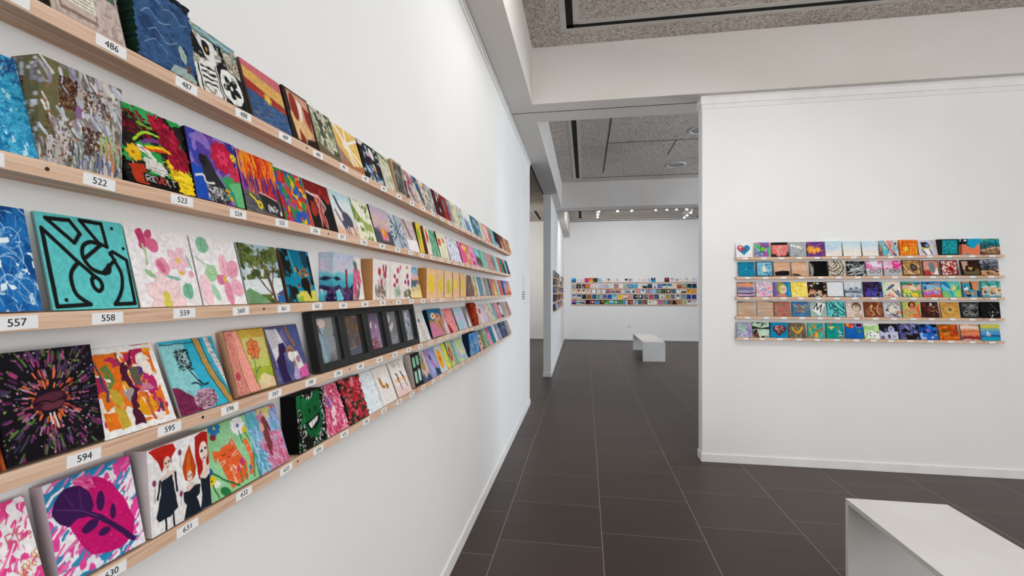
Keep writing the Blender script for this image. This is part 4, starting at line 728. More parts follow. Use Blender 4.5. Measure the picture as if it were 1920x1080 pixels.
ROW[4] = [
 (-85, 95, .010, .148, 'pink splashed canvas with large lettering cut off', 'bg f0ecee,f4f0f2;nz e84890 .56 5 8;sk 130 .12 .02 e84c94,f078b0,f4f0f2 -50 25;nz f4f0f2 .74 6 6;tx RE. .70 .30 .13 c87078 -10;tx U .52 .78 .15 c8904c -28;tx HAVE. .68 .68 .12 d0a058 -28;ed d8d4d4'),
 (115, 273, .024, .150, 'magenta canvas printed with a dark purple leaf', 'bg f0ecf0,e8e8f0;nz e4489c .52 6 4;nz 2c88b8 .62 4 6;sk 120 .14 .025 f0ecf0,e04894,3490bc,e870b0 -35 18;wb .006;py c8146c .30 .16 .42 .06 .58 .10 .74 .24 .84 .44 .92 .70 .86 .86 .70 .92 .52 .90 .36 .84 .26 .68 .18 .44 .20 .28;dt 160 .004 e05898 .25 .12 .85 .88;sk 40 .05 .02 d84c90,e878ac 30 40 .30 .06 .5 .18;ln .055 3c1850 .24 .34 .42 .44 .62 .62 .86 .90;py 3c1850 .08 .20 .20 .10 .36 .12 .46 .22 .48 .38 .40 .46 .28 .44 .18 .48 .10 .42 .04 .30;el .56 .36 .05 .10 3c1850 10;el .40 .56 .10 .055 3c1850 -10;el .68 .52 .035 .08 3c1850 10;el .54 .68 .07 .04 3c1850 0;ln .008 6c3c80 .1 .28 .3 .36 .5 .5;ln .006 6c3c80 .2 .16 .26 .3;ln .006 6c3c80 .36 .16 .34 .36;ed c8b8c0'),
 (285, 397, .047, .152, 'thick white canvas of three red haired women', 'bg ece8e8,f0eeee;wb .006;py c0241c .02 .02 .14 .0 .40 .02 .44 .10 .36 .18 .22 .24 .14 .16;py a81c18 .14 .16 .2 .3 .26 .22 .36 .24 .36 .16;el .29 .22 .055 .08 e8d0c4;sl .02 302024 .26 .22 .275 .22;sl .02 302024 .31 .21 .325 .21;sl .012 b03038 .28 .27 .305 .27;rc e4ccc0 .265 .28 .31 .36;py e4ccc0 .16 .38 .26 .34 .42 .34 .40 .42 .20 .46;py 1c2430 .18 .42 .26 .40 .36 .38 .38 .54 .42 .80 .30 .86 .12 .86 .08 .80 .17 .56;sl .03 14181f .17 .4 .12 .6;sl .03 14181f .41 .38 .42 .6;sl .028 14161c .22 .86 .22 1;sl .028 14161c .34 .84 .34 1;py c04818 .56 .52 .52 .36 .58 .24 .66 .10 .70 .22 .76 .40 .74 .52 .64 .58;py d86820 .58 .46 .62 .24 .66 .2 .68 .46;el .64 .50 .045 .07 e8d0c4;sl .015 302024 .615 .5 .63 .5;sl .015 302024 .655 .49 .67 .49;rc e4ccc0 .62 .55 .66 .62;py e4ccc0 .55 .62 .7 .58 .78 .66 .6 .72;py 1a222c .52 .66 .62 .68 .72 .64 .82 .66 .80 .76 .74 .80 .82 1 .50 1 .56 .84 .52 .78;sl .02 e4ccc0 .53 .8 .48 .9;py b02018 .76 .04 .90 .0 1 .02 1 .2 1 .44 .86 .56 .80 .60 .76 .30;el .91 .26 .075 .13 ecd8cc;el .88 .25 .022 .018 203040;el .95 .23 .022 .018 203040;sl .014 702028 .895 .35 .935 .34;rc ecd4c8 .88 .36 .95 .5;py ecd4c8 .82 .56 .9 .46 1 .46 1 .6 .86 .64;py 1c2430 .82 .58 .92 .62 1 .58 1 1 .80 1 .84 .8;el .50 .16 .03 .035 884060;sl .006 303030 .50 .19 .49 .34;el .08 .40 .03 .035 884060;sl .006 303030 .08 .43 .08 .62;el .48 .66 .03 .035 884060;sl .006 303030 .48 .69 .47 .82;ed dcd6d6'),
 (398, 487, .018, .148, 'green canvas of an orange cat among flowers', 'bg 90c890,98d09c 4 4;wb .006;fl .80 .12 .15 10 ececf0 5878a8;fl .34 .04 .12 8 2878b8 e0c030;el .28 .16 .06 .045 8c2838 20;el .92 .22 .05 .05 e8c020;ln .02 3c8040 .8 .2 .82 .4;ln .02 3c8040 .92 .26 .98 .42;py e86430 .24 .34 .36 .40 .50 .36 .62 .26 .68 .44 .80 .70 .78 .92 .42 .96 .34 .72;py e86430 .22 .54 .20 .34 .30 .40;py e8a0a0 .56 .36 .61 .29 .63 .40;el .48 .46 .19 .13 e86430;ln .012 903010 .36 .44 .40 .46 .44 .44;ln .012 903010 .52 .42 .56 .44 .60 .41;sl .01 f4e0d4 .40 .56 .30 .60;sl .01 f4e0d4 .40 .54 .29 .54;sl .01 f4e0d4 .56 .50 .68 .46;sl .01 f4e0d4 .56 .52 .68 .52;el .48 .51 .02 .015 a83020;sk 34 .05 .012 f4b088,f8c8a8 80 20 .4 .62 .76 .92;ln .09 e87040 .86 .86 .94 .66 .88 .40;sl .012 f4c0a0 .86 .48 .92 .46;sl .012 f4c0a0 .88 .58 .96 .58;ln .025 287038 .1 .6 .3 .78 .56 .96;el .06 .60 .09 .07 2060a0 40;fl .08 .72 .09 6 e8d020 806010;el .16 .80 .06 .05 e4ecdc;ln .02 287038 .08 .78 .14 .98;el .28 .95 .10 .06 287840 40;el .62 .74 .04 .05 d84858;el .72 .66 .05 .06 c83868;el .86 .80 .03 .03 2878b8;ln .02 307838 .64 .78 .64 .94;ln .02 307838 .74 .72 .74 .94;ln .025 307838 .9 .95 1 .6;ed 88c088'),
 (489, 544, .012, .150, 'pastel girl with long brown hair among blue and pink', 'gl 5c9cc4,88b8d8,b0c0d8,a0b8d8,8098c8 .2;py d8d080 .35 0 .85 0 .8 .12 .55 .22 .4 .14;py 40a0a8 0 .5 .2 .6 .45 1 0 1;nz 60b8c0 .62 4 5;py d06080 .34 .5 .55 .42 .78 .42 .95 .5 1 1 .45 1 .3 .75;nz d87898 .66 4 4;sk 90 .12 .03 e0a0b8,c85c80,d888a0,b8a8d0 60 50 .35 .45 1 1;sk 60 .12 .03 88b8e0,6c98d0,a8d0e0,58a8b8 60 50 0 .1 .35 1;sk 30 .1 .03 7898d8,a0b0e0 60 40 .65 .1 1 .45;wb .01;ln .16 7c3c40 .52 .22 .50 .4 .52 .62;ln .05 683038 .6 .25 .64 .4;ln .05 683038 .44 .6 .5 .78;el .42 .30 .07 .07 d8a890;sk 10 .08 .01 e8e8f0,404050 20 90 .5 .06 .8 .2;ed 5078a0'),
 (562, 614, .046, .152, 'thick black canvas with a grinning green creature', 'bg 101210,161816 4 4;dt 230 .016 ecece8,f4f4f0;py 125c30 0 .04 .2 .06 .36 .14 .5 .12 .62 0 .8 .02 .82 .3 .86 .55 .8 .78 .62 .86 .42 .82 .28 .7 .2 .4;nz 1a7038 .66 6 6;py 125c30 .3 .18 .7 .16 .76 .7 .5 .8 .3 .66;el .42 .34 .03 .04 0c100c;el .64 .33 .03 .04 0c100c;py 0e1210 .24 .52 .5 .50 .78 .42 .76 .6 .6 .7 .4 .68;py ecece8 .36 .56 .54 .52 .7 .48 .68 .56 .56 .62 .48 .66 .42 .64;sl .012 203028 .48 .54 .5 .64;sl .012 203028 .58 .5 .6 .6;ed 0c0c0c'),
 (615, 654, .010, .148, 'rose pink textured swirls with a mauve centre', 'bg d0486c,e0688c,c03c64,e890a8 6 6;fl .45 .35 .16 6 8c5898 703c80;fl .7 .2 .14 6 c03858 a02848;fl .4 .66 .16 6 c04068 882c60;fl .78 .5 .14 6 d05070 b03850;sk 60 .12 .02 f0c0cc,b83058,e888a4,f4dce0 60 60;nz f0d0d8 .74 7 7;rl .004 16;ed a83058'),
 (656, 691, .012, .148, 'relief of crowded red roses on dark green', 'bg 182c1c,1f3a24;dt 60 .07 c02c3c,d84454,b82434;dt 70 .04 e06474,c83848,a81c2c;dt 40 .018 f09098,8c1824;dt 40 .03 1f5030,143820;fl .6 .12 .12 6 e89098 c86070;rl .008 18;ed 142018'),
 (692, 719, .006, .148, 'white canvas speckled with sky blue', 'bg dce6ec,e8ecf0,c8dce8 4 4;dt 50 .012 88a8bc,608498,a8c4d4;ed d8dce0'),
 (720, 745.5, .006, .148, 'white canvas with two gold butterfly wings', 'bg ece8e6,e8e2de;el .3 .42 .07 .16 b07828 -15;el .62 .56 .1 .08 b87c28 10;el .42 .55 .05 .05 8c5818;dt 30 .012 c8b8a8,d8ccc0;ed e0dcd8'),
 (748, 773, .006, .148, 'blush canvas with two dancers in orange skirts', 'gr e8e4dc,ece6e0,ece4e0,e8d0cc,e8c8c4;sk 30 .1 .015 98a088,c8c8b0 60 50 .1 0 .9 .18;el .36 .55 .12 .07 e0a060;el .72 .55 .12 .07 e0a060;ln .05 202024 .3 .36 .36 .44 .34 .52;ln .05 202024 .64 .34 .68 .44 .72 .5;ln .03 202024 .38 .6 .4 .7 .38 .84;ln .03 202024 .74 .6 .76 .7 .82 .8;ed dcd0c8'),
 (779, 795, .03, .150, 'black canvas with four mint green windows', 'bg 1c1a1a,221f1f;rc 90c0a0 .16 .12 .42 .42;rc 88bc9c .56 .1 .84 .4;rc a8d0c0 .16 .55 .42 .9;rc b0d8c8 .56 .52 .84 .88;ed c0b8b0'),
 (795.5, 811, .006, .148, 'dusky pink canvas with a gold vase', 'gr d0bcb4,d0b8b0,d0b4b0,38486c;el .5 .5 .2 .16 a88c50;dt 20 .04 404858,687080 .2 .1 .8 .35'),
 (812, 827.5, .006, .148, 'lilac and blue lightning flower', 'bg 8c98cc,a8b0dc;ln .2 b878b8 .2 .1 .4 .4 .7 .7;el .4 .3 .1 .1 483860;py 303c4c .6 .7 1 .8 1 1 .5 1'),
 (828.5, 840, .006, .148, 'sunflower yellow burst on pale blue', 'bg c0d0e4,d0d8e4;fl .45 .5 .4 9 e8a030 884020;ed 607080'),
 (840.5, 848, .006, .148, 'green and yellow meadow', 'bg a8c870,d8d860,90b858 4 4;dt 14 .06 e06840,f0e060'),
 (848.5, 856, .010, .148, 'light green canvas with a red motif', 'bg c0d490,a8c480;fl .45 .5 .35 6 b82c30 e8e0d0;ed 402820'),
 (857, 865, .006, .148, 'aqua and pink striped canvas', 'gl e090a8,58b098,78c0a8,e0b8c0;ed 402830'),
 (865.5, 878, .006, .148, 'rainbow pastel canvas', 'bg e0a0b0,a0c8b0,d0d880,88b0d8,e8c8b8 3 3'),
 (882, 899, .046, .150, 'thick blue seascape with a paler rock', 'bg 3878b4,4c8cc4,70a8d4 3 4;py 4880b8 0 .4 .3 .3 .5 .6 .2 1 0 1;nz 98a8b8 .66 8 8;ed 142848'),
 (900, 908, .006, .148, 'plum canvas with cream blotches', 'gl 703060,d8c8b0,e0d0b8;dt 6 .1 402030;ed 302028'),
 (908.5, 912, .006, .148, 'mustard and olive canvas', 'bg a89048,6c7040'),
 (912.5, 920, .006, .148, 'misty sage canvas with a fern', 'bg a8b8b4,90a49c,78a088;sl .06 486858 .2 .1 .7 1'),
 (920.5, 925, .006, .148, 'bubblegum pink canvas', 'gr c05878,e88ca4,e898a8'),
 (925.5, 931, .006, .148, 'turquoise canvas in two blues', 'gr 3088b8,1c7898,1c8c90'),
 (931.5, 935.5, .006, .148, 'snow white and blush canvas', 'bg e8dce0,dcd4d8'),
 (936, 943, .006, .148, 'blue grey hazy canvas', 'bg 6c7c98,8890a8,a8acc0'),
 (944, 953, .010, .148, 'navy canvas with tiny stars', 'bg 4c5474,3c4464,687090;dt 20 .04 90a8b8,304050;ed 1c2030'),
 (953.5, 959.5, .006, .148, 'grey green canvas with a pink edge, last in line', 'gl 7c8880,989890,c08088'),
]
def res(px):
    return int(max(14, min(150, px * 1.25)))
for r in range(5):
    lim = -9
    for it in ROW[r]:
        if it is None: lim = lpx(788, .063) + .002; continue
        x0, x1, t, h, look, spec = it
        D = max(DR[r], t + .0005)
        y0, y1 = lpx(max(x0, -150), D), lpx(x1, D)
        if y0 < lim + .001: y0 = lim + .001
        if y1 - y0 < .02: y1 = y0 + .03
        lim = y1
        c = (y0 + y1) / 2
        o = put_piece(lpt(D, c, LZ[r]), LROT, y1 - y0, h, t, D, spec, res(x1 - x0 if x1 - x0 > 30 else (x1 - x0) * 1.4))
        tag(o, full(look, LT[r]), 'painting', 'small artworks on the ledges of the long left wall')
# magenta pom pom at the far end
mb = MB(); rr = random.Random(3)
for k in range(70):
    d = Vector((rr.gauss(0, 1), rr.gauss(0, 1), rr.gauss(0, 1))).normalized(); mb.tube((0, 0, 0), d * .022, .003, .002, 5)
pm = bpy.data.materials.new('pom_wool'); pm.use_nodes = True; pm.node_tree.nodes['Principled BSDF'].inputs['Base Color'].default_value = (*s2l(H('9c1c5c')), 1)
o = mb.build('pom_pom', pm); o.location = lpt(.036, 4.70, LZ[1] + .021); tag(o, 'magenta wool pom pom at the far end of the second ledge, left wall', 'pom pom')

# five black shadow boxes on the fourth ledge
BOX = [('framed pale figure in blue, first box frame', 'gr 8c9494,7c9094,8090a0,606468;py c8a8a0 .2 0 .6 0 .5 .25 .3 .3;el .42 .12 .2 .1 dcc4b8;ln .2 88a8b8 .35 .3 .3 .6 .4 .95;ln .04 c07850 .7 .1 .8 .5 .9 .95;nz 485058 .7 5 5'),
 ('framed rusty speckled landscape, second box frame', 'bg 4c4c58,605450,504858 5 5;nz 804c34 .55 10 10;nz 706438 .66 8 8;nz 6c7080 .7 4 4;py 585c68 0 .82 1 .78 1 1 0 1;sl .012 c8c4c8 .15 .84 .7 .80'),
 ('framed mauve night with pale butterflies, third box frame', 'gr 6c5878,8c7090,a080a0,b08ca4;el .5 .88 .32 .2 8c4c5c;dt 20 .02 e8dce0 .2 .6 .9 .98;el .25 .3 .05 .1 e8e0dc -20;el .38 .32 .05 .1 e8e0dc 20;el .75 .38 .04 .07 e8e0dc 10;ln .012 c8b0c0 .3 .4 .35 .6 .5 .75'),
 ('framed grey picture of white petals, fourth box frame', 'bg 74747c,808088;el .3 .2 .16 .14 d8ccc8;el .55 .45 .2 .08 d8ccc8 -30;el .35 .5 .14 .07 d0c4c0 40;dt 16 .02 e0e0e4 .2 .7 .9 .98;ln .012 b0a8ac .5 .5 .5 .8'),
 ('framed silvery cloud picture, fifth box frame', 'bg 808890,989ca4,70747c 4 5;nz b8c0c8 .7 6 6')]
ey = [lpx(602, .063), 0, 0, 0, 0, lpx(788, .063)]
bw = (ey[5] - ey[0]) / 5
for k in range(5):
    yc = ey[0] + bw * (k + .5); D = .063
    w, h, t = bw - .002, .178, .027; ln_ = math.asin((D - t - .002) / h)
    p0 = lpt(D, yc, LZ[3] + .0005 + t * math.sin(ln_))
    e = empty('shadow_box', p0); e.rotation_euler = (Matrix.Rotation(LROT, 3, 'Z') @ Matrix.Rotation(-ln_, 3, 'X')).to_euler()
    tag(e, full(BOX[k][0], LT[3]), 'picture frame', 'black box frames on the fourth ledge')
    fb = .020; a = MB()
    a.box(-w / 2, -w / 2 + fb, 0, t, 0, h); a.box(w / 2 - fb, w / 2, 0, t, 0, h); a.box(-w / 2 + fb, w / 2 - fb, 0, t, 0, fb); a.box(-w / 2 + fb, w / 2 - fb, 0, t, h - fb, h)
    a.build('frame', M['blackframe'], e)
    a = MB(); a.box(-w / 2 + fb, w / 2 - fb, t - .003, t, fb, h - fb); a.build('backing', M['dark'], e)
    art = Art(64, 900 + k).run(BOX[k][1])
    me = panel_mesh('picture', w - 2 * fb - .014, h - 2 * fb - .004, .002, art); p = bpy.data.objects.new('picture', me); COL.objects.link(p); p.parent = e; p.location = (-.004, .016, fb + .002)
    a = MB(); a.box(-w / 2 + fb, w / 2 - fb, .005, .0065, fb, h - fb); a.build('glass_pane', M['glass'], e)

# ------------------------------------------------------------------ right wall: five ledges of fourteen
QZ = [2.0425, 1.853, 1.6535, 1.463, 1.256]; QD = .048
QT = ['on the %s right-wall ledge' % k for k in ('top', 'second', 'middle', 'fourth', 'lowest')]
def c1(v): return 1370 + v / 7.111
def c2(v): return 1630 + v / 7.111
def seq(a, b): return [(c1(a[i]), c1(a[i + 1])) for i in range(0, len(a), 2)] + [(c2(b[i]), c2(b[i + 1])) for i in range(0, len(b), 2)]
QX = [seq([80, 290, 335, 530, 555, 775, 795, 1010, 1030, 1260, 1270, 1485, 1510, 1745, 1765, 1975], [155, 395, 415, 650, 670, 915, 920, 1188, 1238, 1478, 1500, 1750]),
 seq([110, 322, 345, 565, 585, 800, 820, 1030, 1070, 1300, 1315, 1535, 1565, 1805, 1820, 2032], [205, 445, 450, 695, 730, 945, 970, 1200, 1240, 1490, 1493, 1735]),
 seq([100, 312, 345, 565, 585, 805, 815, 1035, 1045, 1285, 1287, 1515, 1530, 1760, 1785, 2025], [190, 430, 455, 695, 730, 975, 985, 1230, 1265, 1490, 1515, 1765]),
 seq([105, 325, 360, 570, 590, 805, 830, 1050, 1070, 1290, 1300, 1530, 1550, 1780, 1800, 2035], [200, 435, 455, 695, 700, 940, 975, 1215, 1240, 1480, 1500, 1755]),
 seq([85, 295, 300, 520, 530, 762, 785, 1010, 1040, 1255, 1285, 1515, 1545, 1780, 1790, 1995], [150, 395, 410, 660, 680, 925, 945, 1205, 1240, 1490, 1500, 1755])]
Q = [[
 ('white canvas with a pink and blue heart', 'bg ececec,f0f0f0;dt 50 .012 7888a0,c08090;ht .48 .46 .42 2888b0;py c8506c .08 .3 .2 .14 .48 .24 .4 .5 .2 .62 .08 .45;el .27 .3 .1 .08 e8b0a8;rg .5 .46 .1 .08 .06 8c1c38;el .5 .46 .06 .05 2ca0c8'),
 ('teal and purple abstract with a lime disc', 'bg 7c4888,8858a0,487898 5 5;nz 2090a8 .5 5 5;nz 9c50a0 .6 4 4;nz 48b868 .7 4 4;el .5 .48 .22 .2 1c6078;el .5 .48 .17 .15 78c828;rg .5 .48 .07 .06 .02 488820;nz e8d8ec .8 9 9;bd .03 d8d0e0'),
 ('salmon pink folded shell on black', 'bg 1c1c1a,262624;fl .5 .35 .62 9 dc7c74 e8988c 20 c05c58;py 1c1c1a 0 0 1 0 1 .18 0 .18;py e08c84 .1 .25 .45 .5 .5 .85 .2 .6;sk 30 .3 .02 c8605c,f0a8a0 70 40 .15 .3 .85 .8'),
 ('grey canvas with small white flowers', 'bg a0a4a8,acb0b2;sk 40 .3 .01 90969a,b8bcbe 90 10;fl .15 .22 .1 5 f0f0ec;fl .34 .28 .1 5 f0f0ec;fl .55 .34 .12 5 f4f4f0;fl .7 .42 .09 5 e8e8e4;ln .015 607068 .6 .5 .7 .7 .5 .95;el .38 .92 .12 .05 788880'),
 ('purple canvas with an orange flower', 'bg 603074,7c4888,482060 3 7;sk 60 .4 .02 8c58a0,48245c -30 20;fl .22 .52 .26 6 f0a030 f0d060 0 e07820;fl .62 .55 .2 5 f0a030 f0e080 20 e88828;el .38 .7 .12 .14 f08c20;el .4 .6 .06 .06 e0d8d0'),
 ('pale blue sky watercolour, left of three alike', 'gr c0dce4,c8dce8,dce4e8,ece4dc,f0e8e0;sk 20 .4 .02 a8c8e0 0 6 0 .3 .8 .7'),
 ('pale sky watercolour, middle of three alike', 'gr bcdce4,cce0e8,e0e4e0,ece8dc,ece8e0;dt 7 .015 c89090 .05 .62 .95 .68'),
 ('pale sky watercolour, right of three alike', 'gr d0e4ec,c0dcec,e0e4ea,f0e4dc,ece8e0;dt 9 .02 e0a090 .1 .66 .9 .72'),
 ('cheery striped figures in coral and aqua', 'bg d8dce4,e8dcd8;gl e0705c,58b8d0,d8d4dc,e08070,c8ccd8,d0dce0 .1;sk 24 .3 .05 48b0c8,e0785c,e8a8a0,34405c,58b890 80 20;el .9 .2 .05 .08 30343c;el .4 .75 .08 .14 38b0d4'),
 ('bright orange cubist canvas', 'bg e8741c,f09028,d85818;sl .05 c83c10 .1 .2 .9 .1;sl .05 c83c10 .2 .1 .1 .7;sl .05 d85010 .4 0 .6 .9;sl .05 f0c040 .6 .5 .6 .95;py f0a830 .15 .45 .4 .35 .5 .6 .3 .8 .15 .7;el .35 .6 .08 .12 f0d060;sl .04 b83410 .1 .45 .45 .35;sl .04 f0b040 .8 .1 .95 .9'),
 ('penguin portrait on pale rings', 'bg d0d0dc,d8d4dc;ln .02 c85040 .75 0 .95 .4 .9 1;ln .02 8088a0 .6 0 .85 .4 .8 .8;ln .02 8088a0 .15 .2 .2 .5 .3 .9;py 26283c .15 .15 .45 .12 .65 .3 .6 .5 .2 .5;el .5 .35 .13 .1 7890c0;ln .08 d8c838 .2 .5 .4 .56 .65 .5;py f0f0f0 .22 .6 .6 .58 .6 1 .35 1;sl .05 1c1c28 .2 .6 .4 1;sl .05 1c1c28 .6 .6 .72 .95;sl .03 c84030 .12 .7 .3 .9'),
 ('square teal picture set in a wide black frame', 'bg 1a1a1a,222221;rc 1c9098 .2 .08 .93 .9;nz 0e7078 .0 9 9;py 1a9ca4 .2 .08 .93 .08 .93 .9 .2 .9;dt 60 .03 0c6068,28b0b4 .22 .1 .9 .88;bd .055 191918;rc 1a1a1a 0 0 .19 1'),
 ('blue sky over an orange hill with a magpie', 'bg 10a0c8,18a8d0;wb .002;py ec8058 0 .2 .2 .35 .45 .55 .62 .62 .98 .25 1 1 0 1;py 18a0b8 .2 1 .28 .82 .4 1;py 101418 0 0 .3 0 .28 .25 .1 .35 0 .3;el .16 .1 .08 .07 e8e8ec;sl .05 141c2c .15 .3 .4 .45'),
 ('teal beach seen behind a black line drawing', 'gr 80b8a0,28a0a8,187888,206068,d8a880,886850,604030;sl .025 101614 .18 .08 .8 .08;sl .03 101614 .18 .08 .25 .95;sl .03 101614 .8 .08 .86 .9;sl .025 101614 .4 .42 .68 .4;sl .025 101614 .2 .3 .8 .3;sl .025 101614 .4 .42 .4 .55;sl .025 101614 .25 .75 .9 .7')],
[('petrol blue canvas of concentric rings', 'bg 0c7498,1484a8;rg .5 .5 .42 .4 .02 2c98b4;rg .5 .5 .34 .32 .02 0c5c78;rg .5 .5 .26 .24 .02 2c98b4;rg .5 .5 .18 .16 .02 0c5c78;el .5 .5 .1 .1 2094b4;ed 1c5c74'),
 ('white teardrop on rippled light blue', 'bg 58a0c4,88c0d8,3c84ac 4 9;ln .02 c0e0ec .1 .2 .3 .4 .2 .8;ln .02 c0e0ec .8 .2 .7 .5 .85 .9;py ece4d4 .45 .1 .55 .4 .65 .55 .6 .7 .45 .72 .34 .6 .4 .4;el .52 .55 .08 .06 f0d8b8;bd .045 141c24'),
 ('peach canvas with a black band at its foot', 'bg d0a484,dcb494 2 9;py 121010 .05 .7 .5 .62 .95 .64 .95 .95 .05 .98;bd .03 b89478'),
 ('peach canvas with a black corner wedge', 'bg d0a484,dcb494 2 9;py 121010 .05 .82 .4 .85 .7 1 .05 1;sk 12 .4 .012 c09070 10 6;bd .03 b89478'),
 ('shaggy black feather square with a silver edge', 'bg 050505,0c0c0c;sk 120 .12 .03 141414,0a0a0a,1e1e1e 90 80;rl .008 16;gl a89c90,0a0a0a,060606,0a0a0a,060606,0a0a0a,060606,080808;ed 0c0c0c'),
 ('ivory and black swirl drawing', 'bg c8bca8,d8ccb8;ln .05 14120f .3 0 .5 .3 .2 .5 0 .3;ln .05 14120f .5 0 .7 .4 .3 .7 0 .55;ln .05 14120f .7 0 .9 .5 .5 .95 .1 .9;rg .25 .2 .12 .12 .03 282420;rg .7 .8 .2 .15 .03 282420;sk 30 .12 .02 383028,f0e8dc 60 90'),
 ('black canvas with slashing white strokes', 'bg 141616,202424;sk 34 .5 .035 c8ccc8,e0e0dc,8c9494 -20 20;sk 20 .3 .03 b0b4b0,708084 50 20;ln .05 e0e0dc .2 .6 .6 .55 .95 .3'),
 ('white canvas with pink smoke and a small bicycle', 'bg e8e0e8,dcd4dc;nz e078b0 .5 3 3;py ece8f0 .3 0 .7 0 .8 .4 .4 .4;py b8b8bc 0 .65 1 .6 1 1 0 1;rg .35 .7 .14 .12 .03 202024;rg .75 .68 .14 .12 .03 202024;sl .03 c04080 .35 .7 .55 .5 .75 .68;sl .03 202024 .5 .4 .6 .55'),
 ('pink sky over grey ground with a black bicycle', 'bg e8a0c8,ecc8dc;nz e83c90 .6 3 3;py b4b4b6 0 .55 1 .5 1 1 0 1;rg .45 .68 .12 .1 .03 1c1c20;rg .75 .66 .12 .1 .03 1c1c20;sl .03 c83070 .45 .68 .6 .45 .75 .66;sl .03 1c1c20 .5 .4 .6 .5'),
 ('brown and gold stitched canvas round a grey stone', 'bg c89858,a87840,d8b070 5 5;sk 60 .12 .02 f0e4c8,704820 40 60;bd .05 4c3018;py 403834 .4 .35 .55 .2 .8 .4 .8 .65 .55 .75 .42 .55;py 686058 .5 .4 .62 .35 .72 .5 .6 .62;ln .04 f0e4cc .05 .3 .3 .7 .6 .92'),
 ('red speckled canvas with a slate rectangle', 'bg c87468,d89080,e0a8a0 6 6;py 6c8488 .38 .18 .72 .16 .74 .7 .6 .8 .42 .76;py b83c34 .05 .68 .4 .64 .5 .95 .05 .95;py e8e4e0 .6 .95 .85 .5 .95 .95;sl .03 c02828 .7 .5 .8 .4;bd .045 16100e'),
 ('deep red canvas with a crimson splash', 'bg b85850,8c3030,c87870 8 8;nz f0e4dc .62 10 10;py c05c54 .6 0 1 0 1 .5 .6 .4;py a01418 .25 .45 .4 .32 .6 .4 .8 .6 .55 .72 .35 .65;nz f0e8e0 .76 9 9;bd .045 16100e'),
 ('dark brown canvas with a small gold heart', 'bg 2c1a0c,3a2410;py c8a090 .05 .08 .38 .08 .38 .35 .24 .4 .22 .65 .1 .62;py 685c38 .1 .66 .95 .58 .95 .95 .15 .95;rc 1c120a .26 .4 .72 .74;ht .5 .56 .14 c09c58;bd .045 16100e'),
 ('stormy sky above a sandy plain', 'gr 8c8c98,a8a8b4,686c7c,787c88,383c44,c8a078,d8a070,c08850;nz 30343c .70 5 9;el .35 .55 .16 .16 2c3038')],
[('salmon sunset over violet water', 'gr 504858,e0906c,e09878,8c7898,5c6494,a898b4,38406c,d0a0b0,343460 .06 3 12;ed 403848'),
 ('pink and aqua confetti brushwork', 'bg e8a0b8,e4b8c8,98c8d4 5 5;sk 40 .16 .05 e05878,68b0cc,e8c8d4,c83858,ececf0 20 60;rg .45 .55 .12 .08 .04 4890b8'),
 ('green haired portrait on cobalt and violet', 'bg 605090,2c5ca8,7058a8 3 3;gl 705c98,8068a0,c09080,3868b8,1878c8,28a0b8;el .5 .42 .3 .36 88a838;el .56 .5 .22 .3 e8c8a0;el .5 .56 .1 .1 c8d060;el .62 .5 .08 .07 c890c8;el .46 .44 .04 .03 305080;py e08040 .4 .85 .7 .85 .8 1 .4 1;ln .06 1c70c8 .8 0 .85 .5 .8 1'),
 ('plain lemon yellow canvas', 'bg f0d450,f4e070,e8cc48 4 4;nz f8ecb0 .7 5 5'),
 ('black canvas of coloured pebbles and leaves', 'bg 1c1410,281c14;dt 40 .05 a02820,c8a878,d8d0c0,4c6458 0 0 1 1;py 141010 .4 .1 .9 .2 .8 .6 .5 .6;sk 20 .2 .06 d0c8b8,b0a898,e08040 40 60 .1 .6 1 1;el .55 .1 .06 .06 e8e8e0'),
 ('white board in a thin black frame', 'bg e0e4e8,dce0e4;bd .03 181c20;sl .01 606468 .45 .78 .46 .85;sl .008 808488 .92 .78 .92 .84'),
 ('misty grey boats on pale water', 'gr d8dce4,d0d8e0,c8d0d8,8898a4,b0c0cc,788ca0;py 404c5c 0 .58 .3 .66 .6 .62 1 .7 1 .74 0 .7;rc 485464 .3 .4 .45 .5;rc 485464 .62 .36 .78 .46;sl .02 303c4c .36 .5 .36 .66;sl .02 303c4c .7 .46 .7 .66;nz e8ecf0 .78 7 7'),
 ('dark plum night with violet wheels', 'bg 2c1430,3c2048,1c1024;dt 20 .03 584068,a890b8;nz 2840a8 .72 4 4;rg .35 .8 .25 .2 .05 5848b8;rg .8 .85 .18 .16 .05 6068c8;rg .35 .8 .12 .1 .03 7870d8'),
 ('kingfisher on cream and peach', 'gl b8d8c8,dce0c8,f0dcc0,ece0d0,ece4d8;py 305c80 .15 .6 .4 .3 .7 .15 .65 .3 .4 .5;el .58 .25 .1 .07 204058;el .55 .28 .03 .02 ececec;sk 6 .4 .05 3c6c94,2c5478,e0a080 60 15 .55 .5 .95 .95;dt 8 .07 e09080,c86070,e8a890 .1 .8 .6 1'),
 ('picnic reader in a garden with striped foreground', 'gr 6cb0b0,58a070,e8b8a0,e8a080,78b058,e8d048,58a868;el .2 .16 .2 .08 28806c;el .8 .14 .2 .06 3060a0;el .45 .4 .2 .18 e8c0a0;el .42 .2 .13 .07 a04830;py ecdcc8 .45 .25 .75 .4 .7 .6 .45 .5;py d8d858 .05 .5 .4 .5 .5 .75 .1 .75;sl .05 f0e8e0 .05 .8 .12 1;sl .04 208058 .2 .8 .24 1;sl .04 f0e8e0 .3 .8 .34 1;sl .04 208058 .4 .8 .44 1;py f0d040 .5 .75 .75 .72 .8 1 .5 1;sl .04 208058 .85 .75 .92 1'),
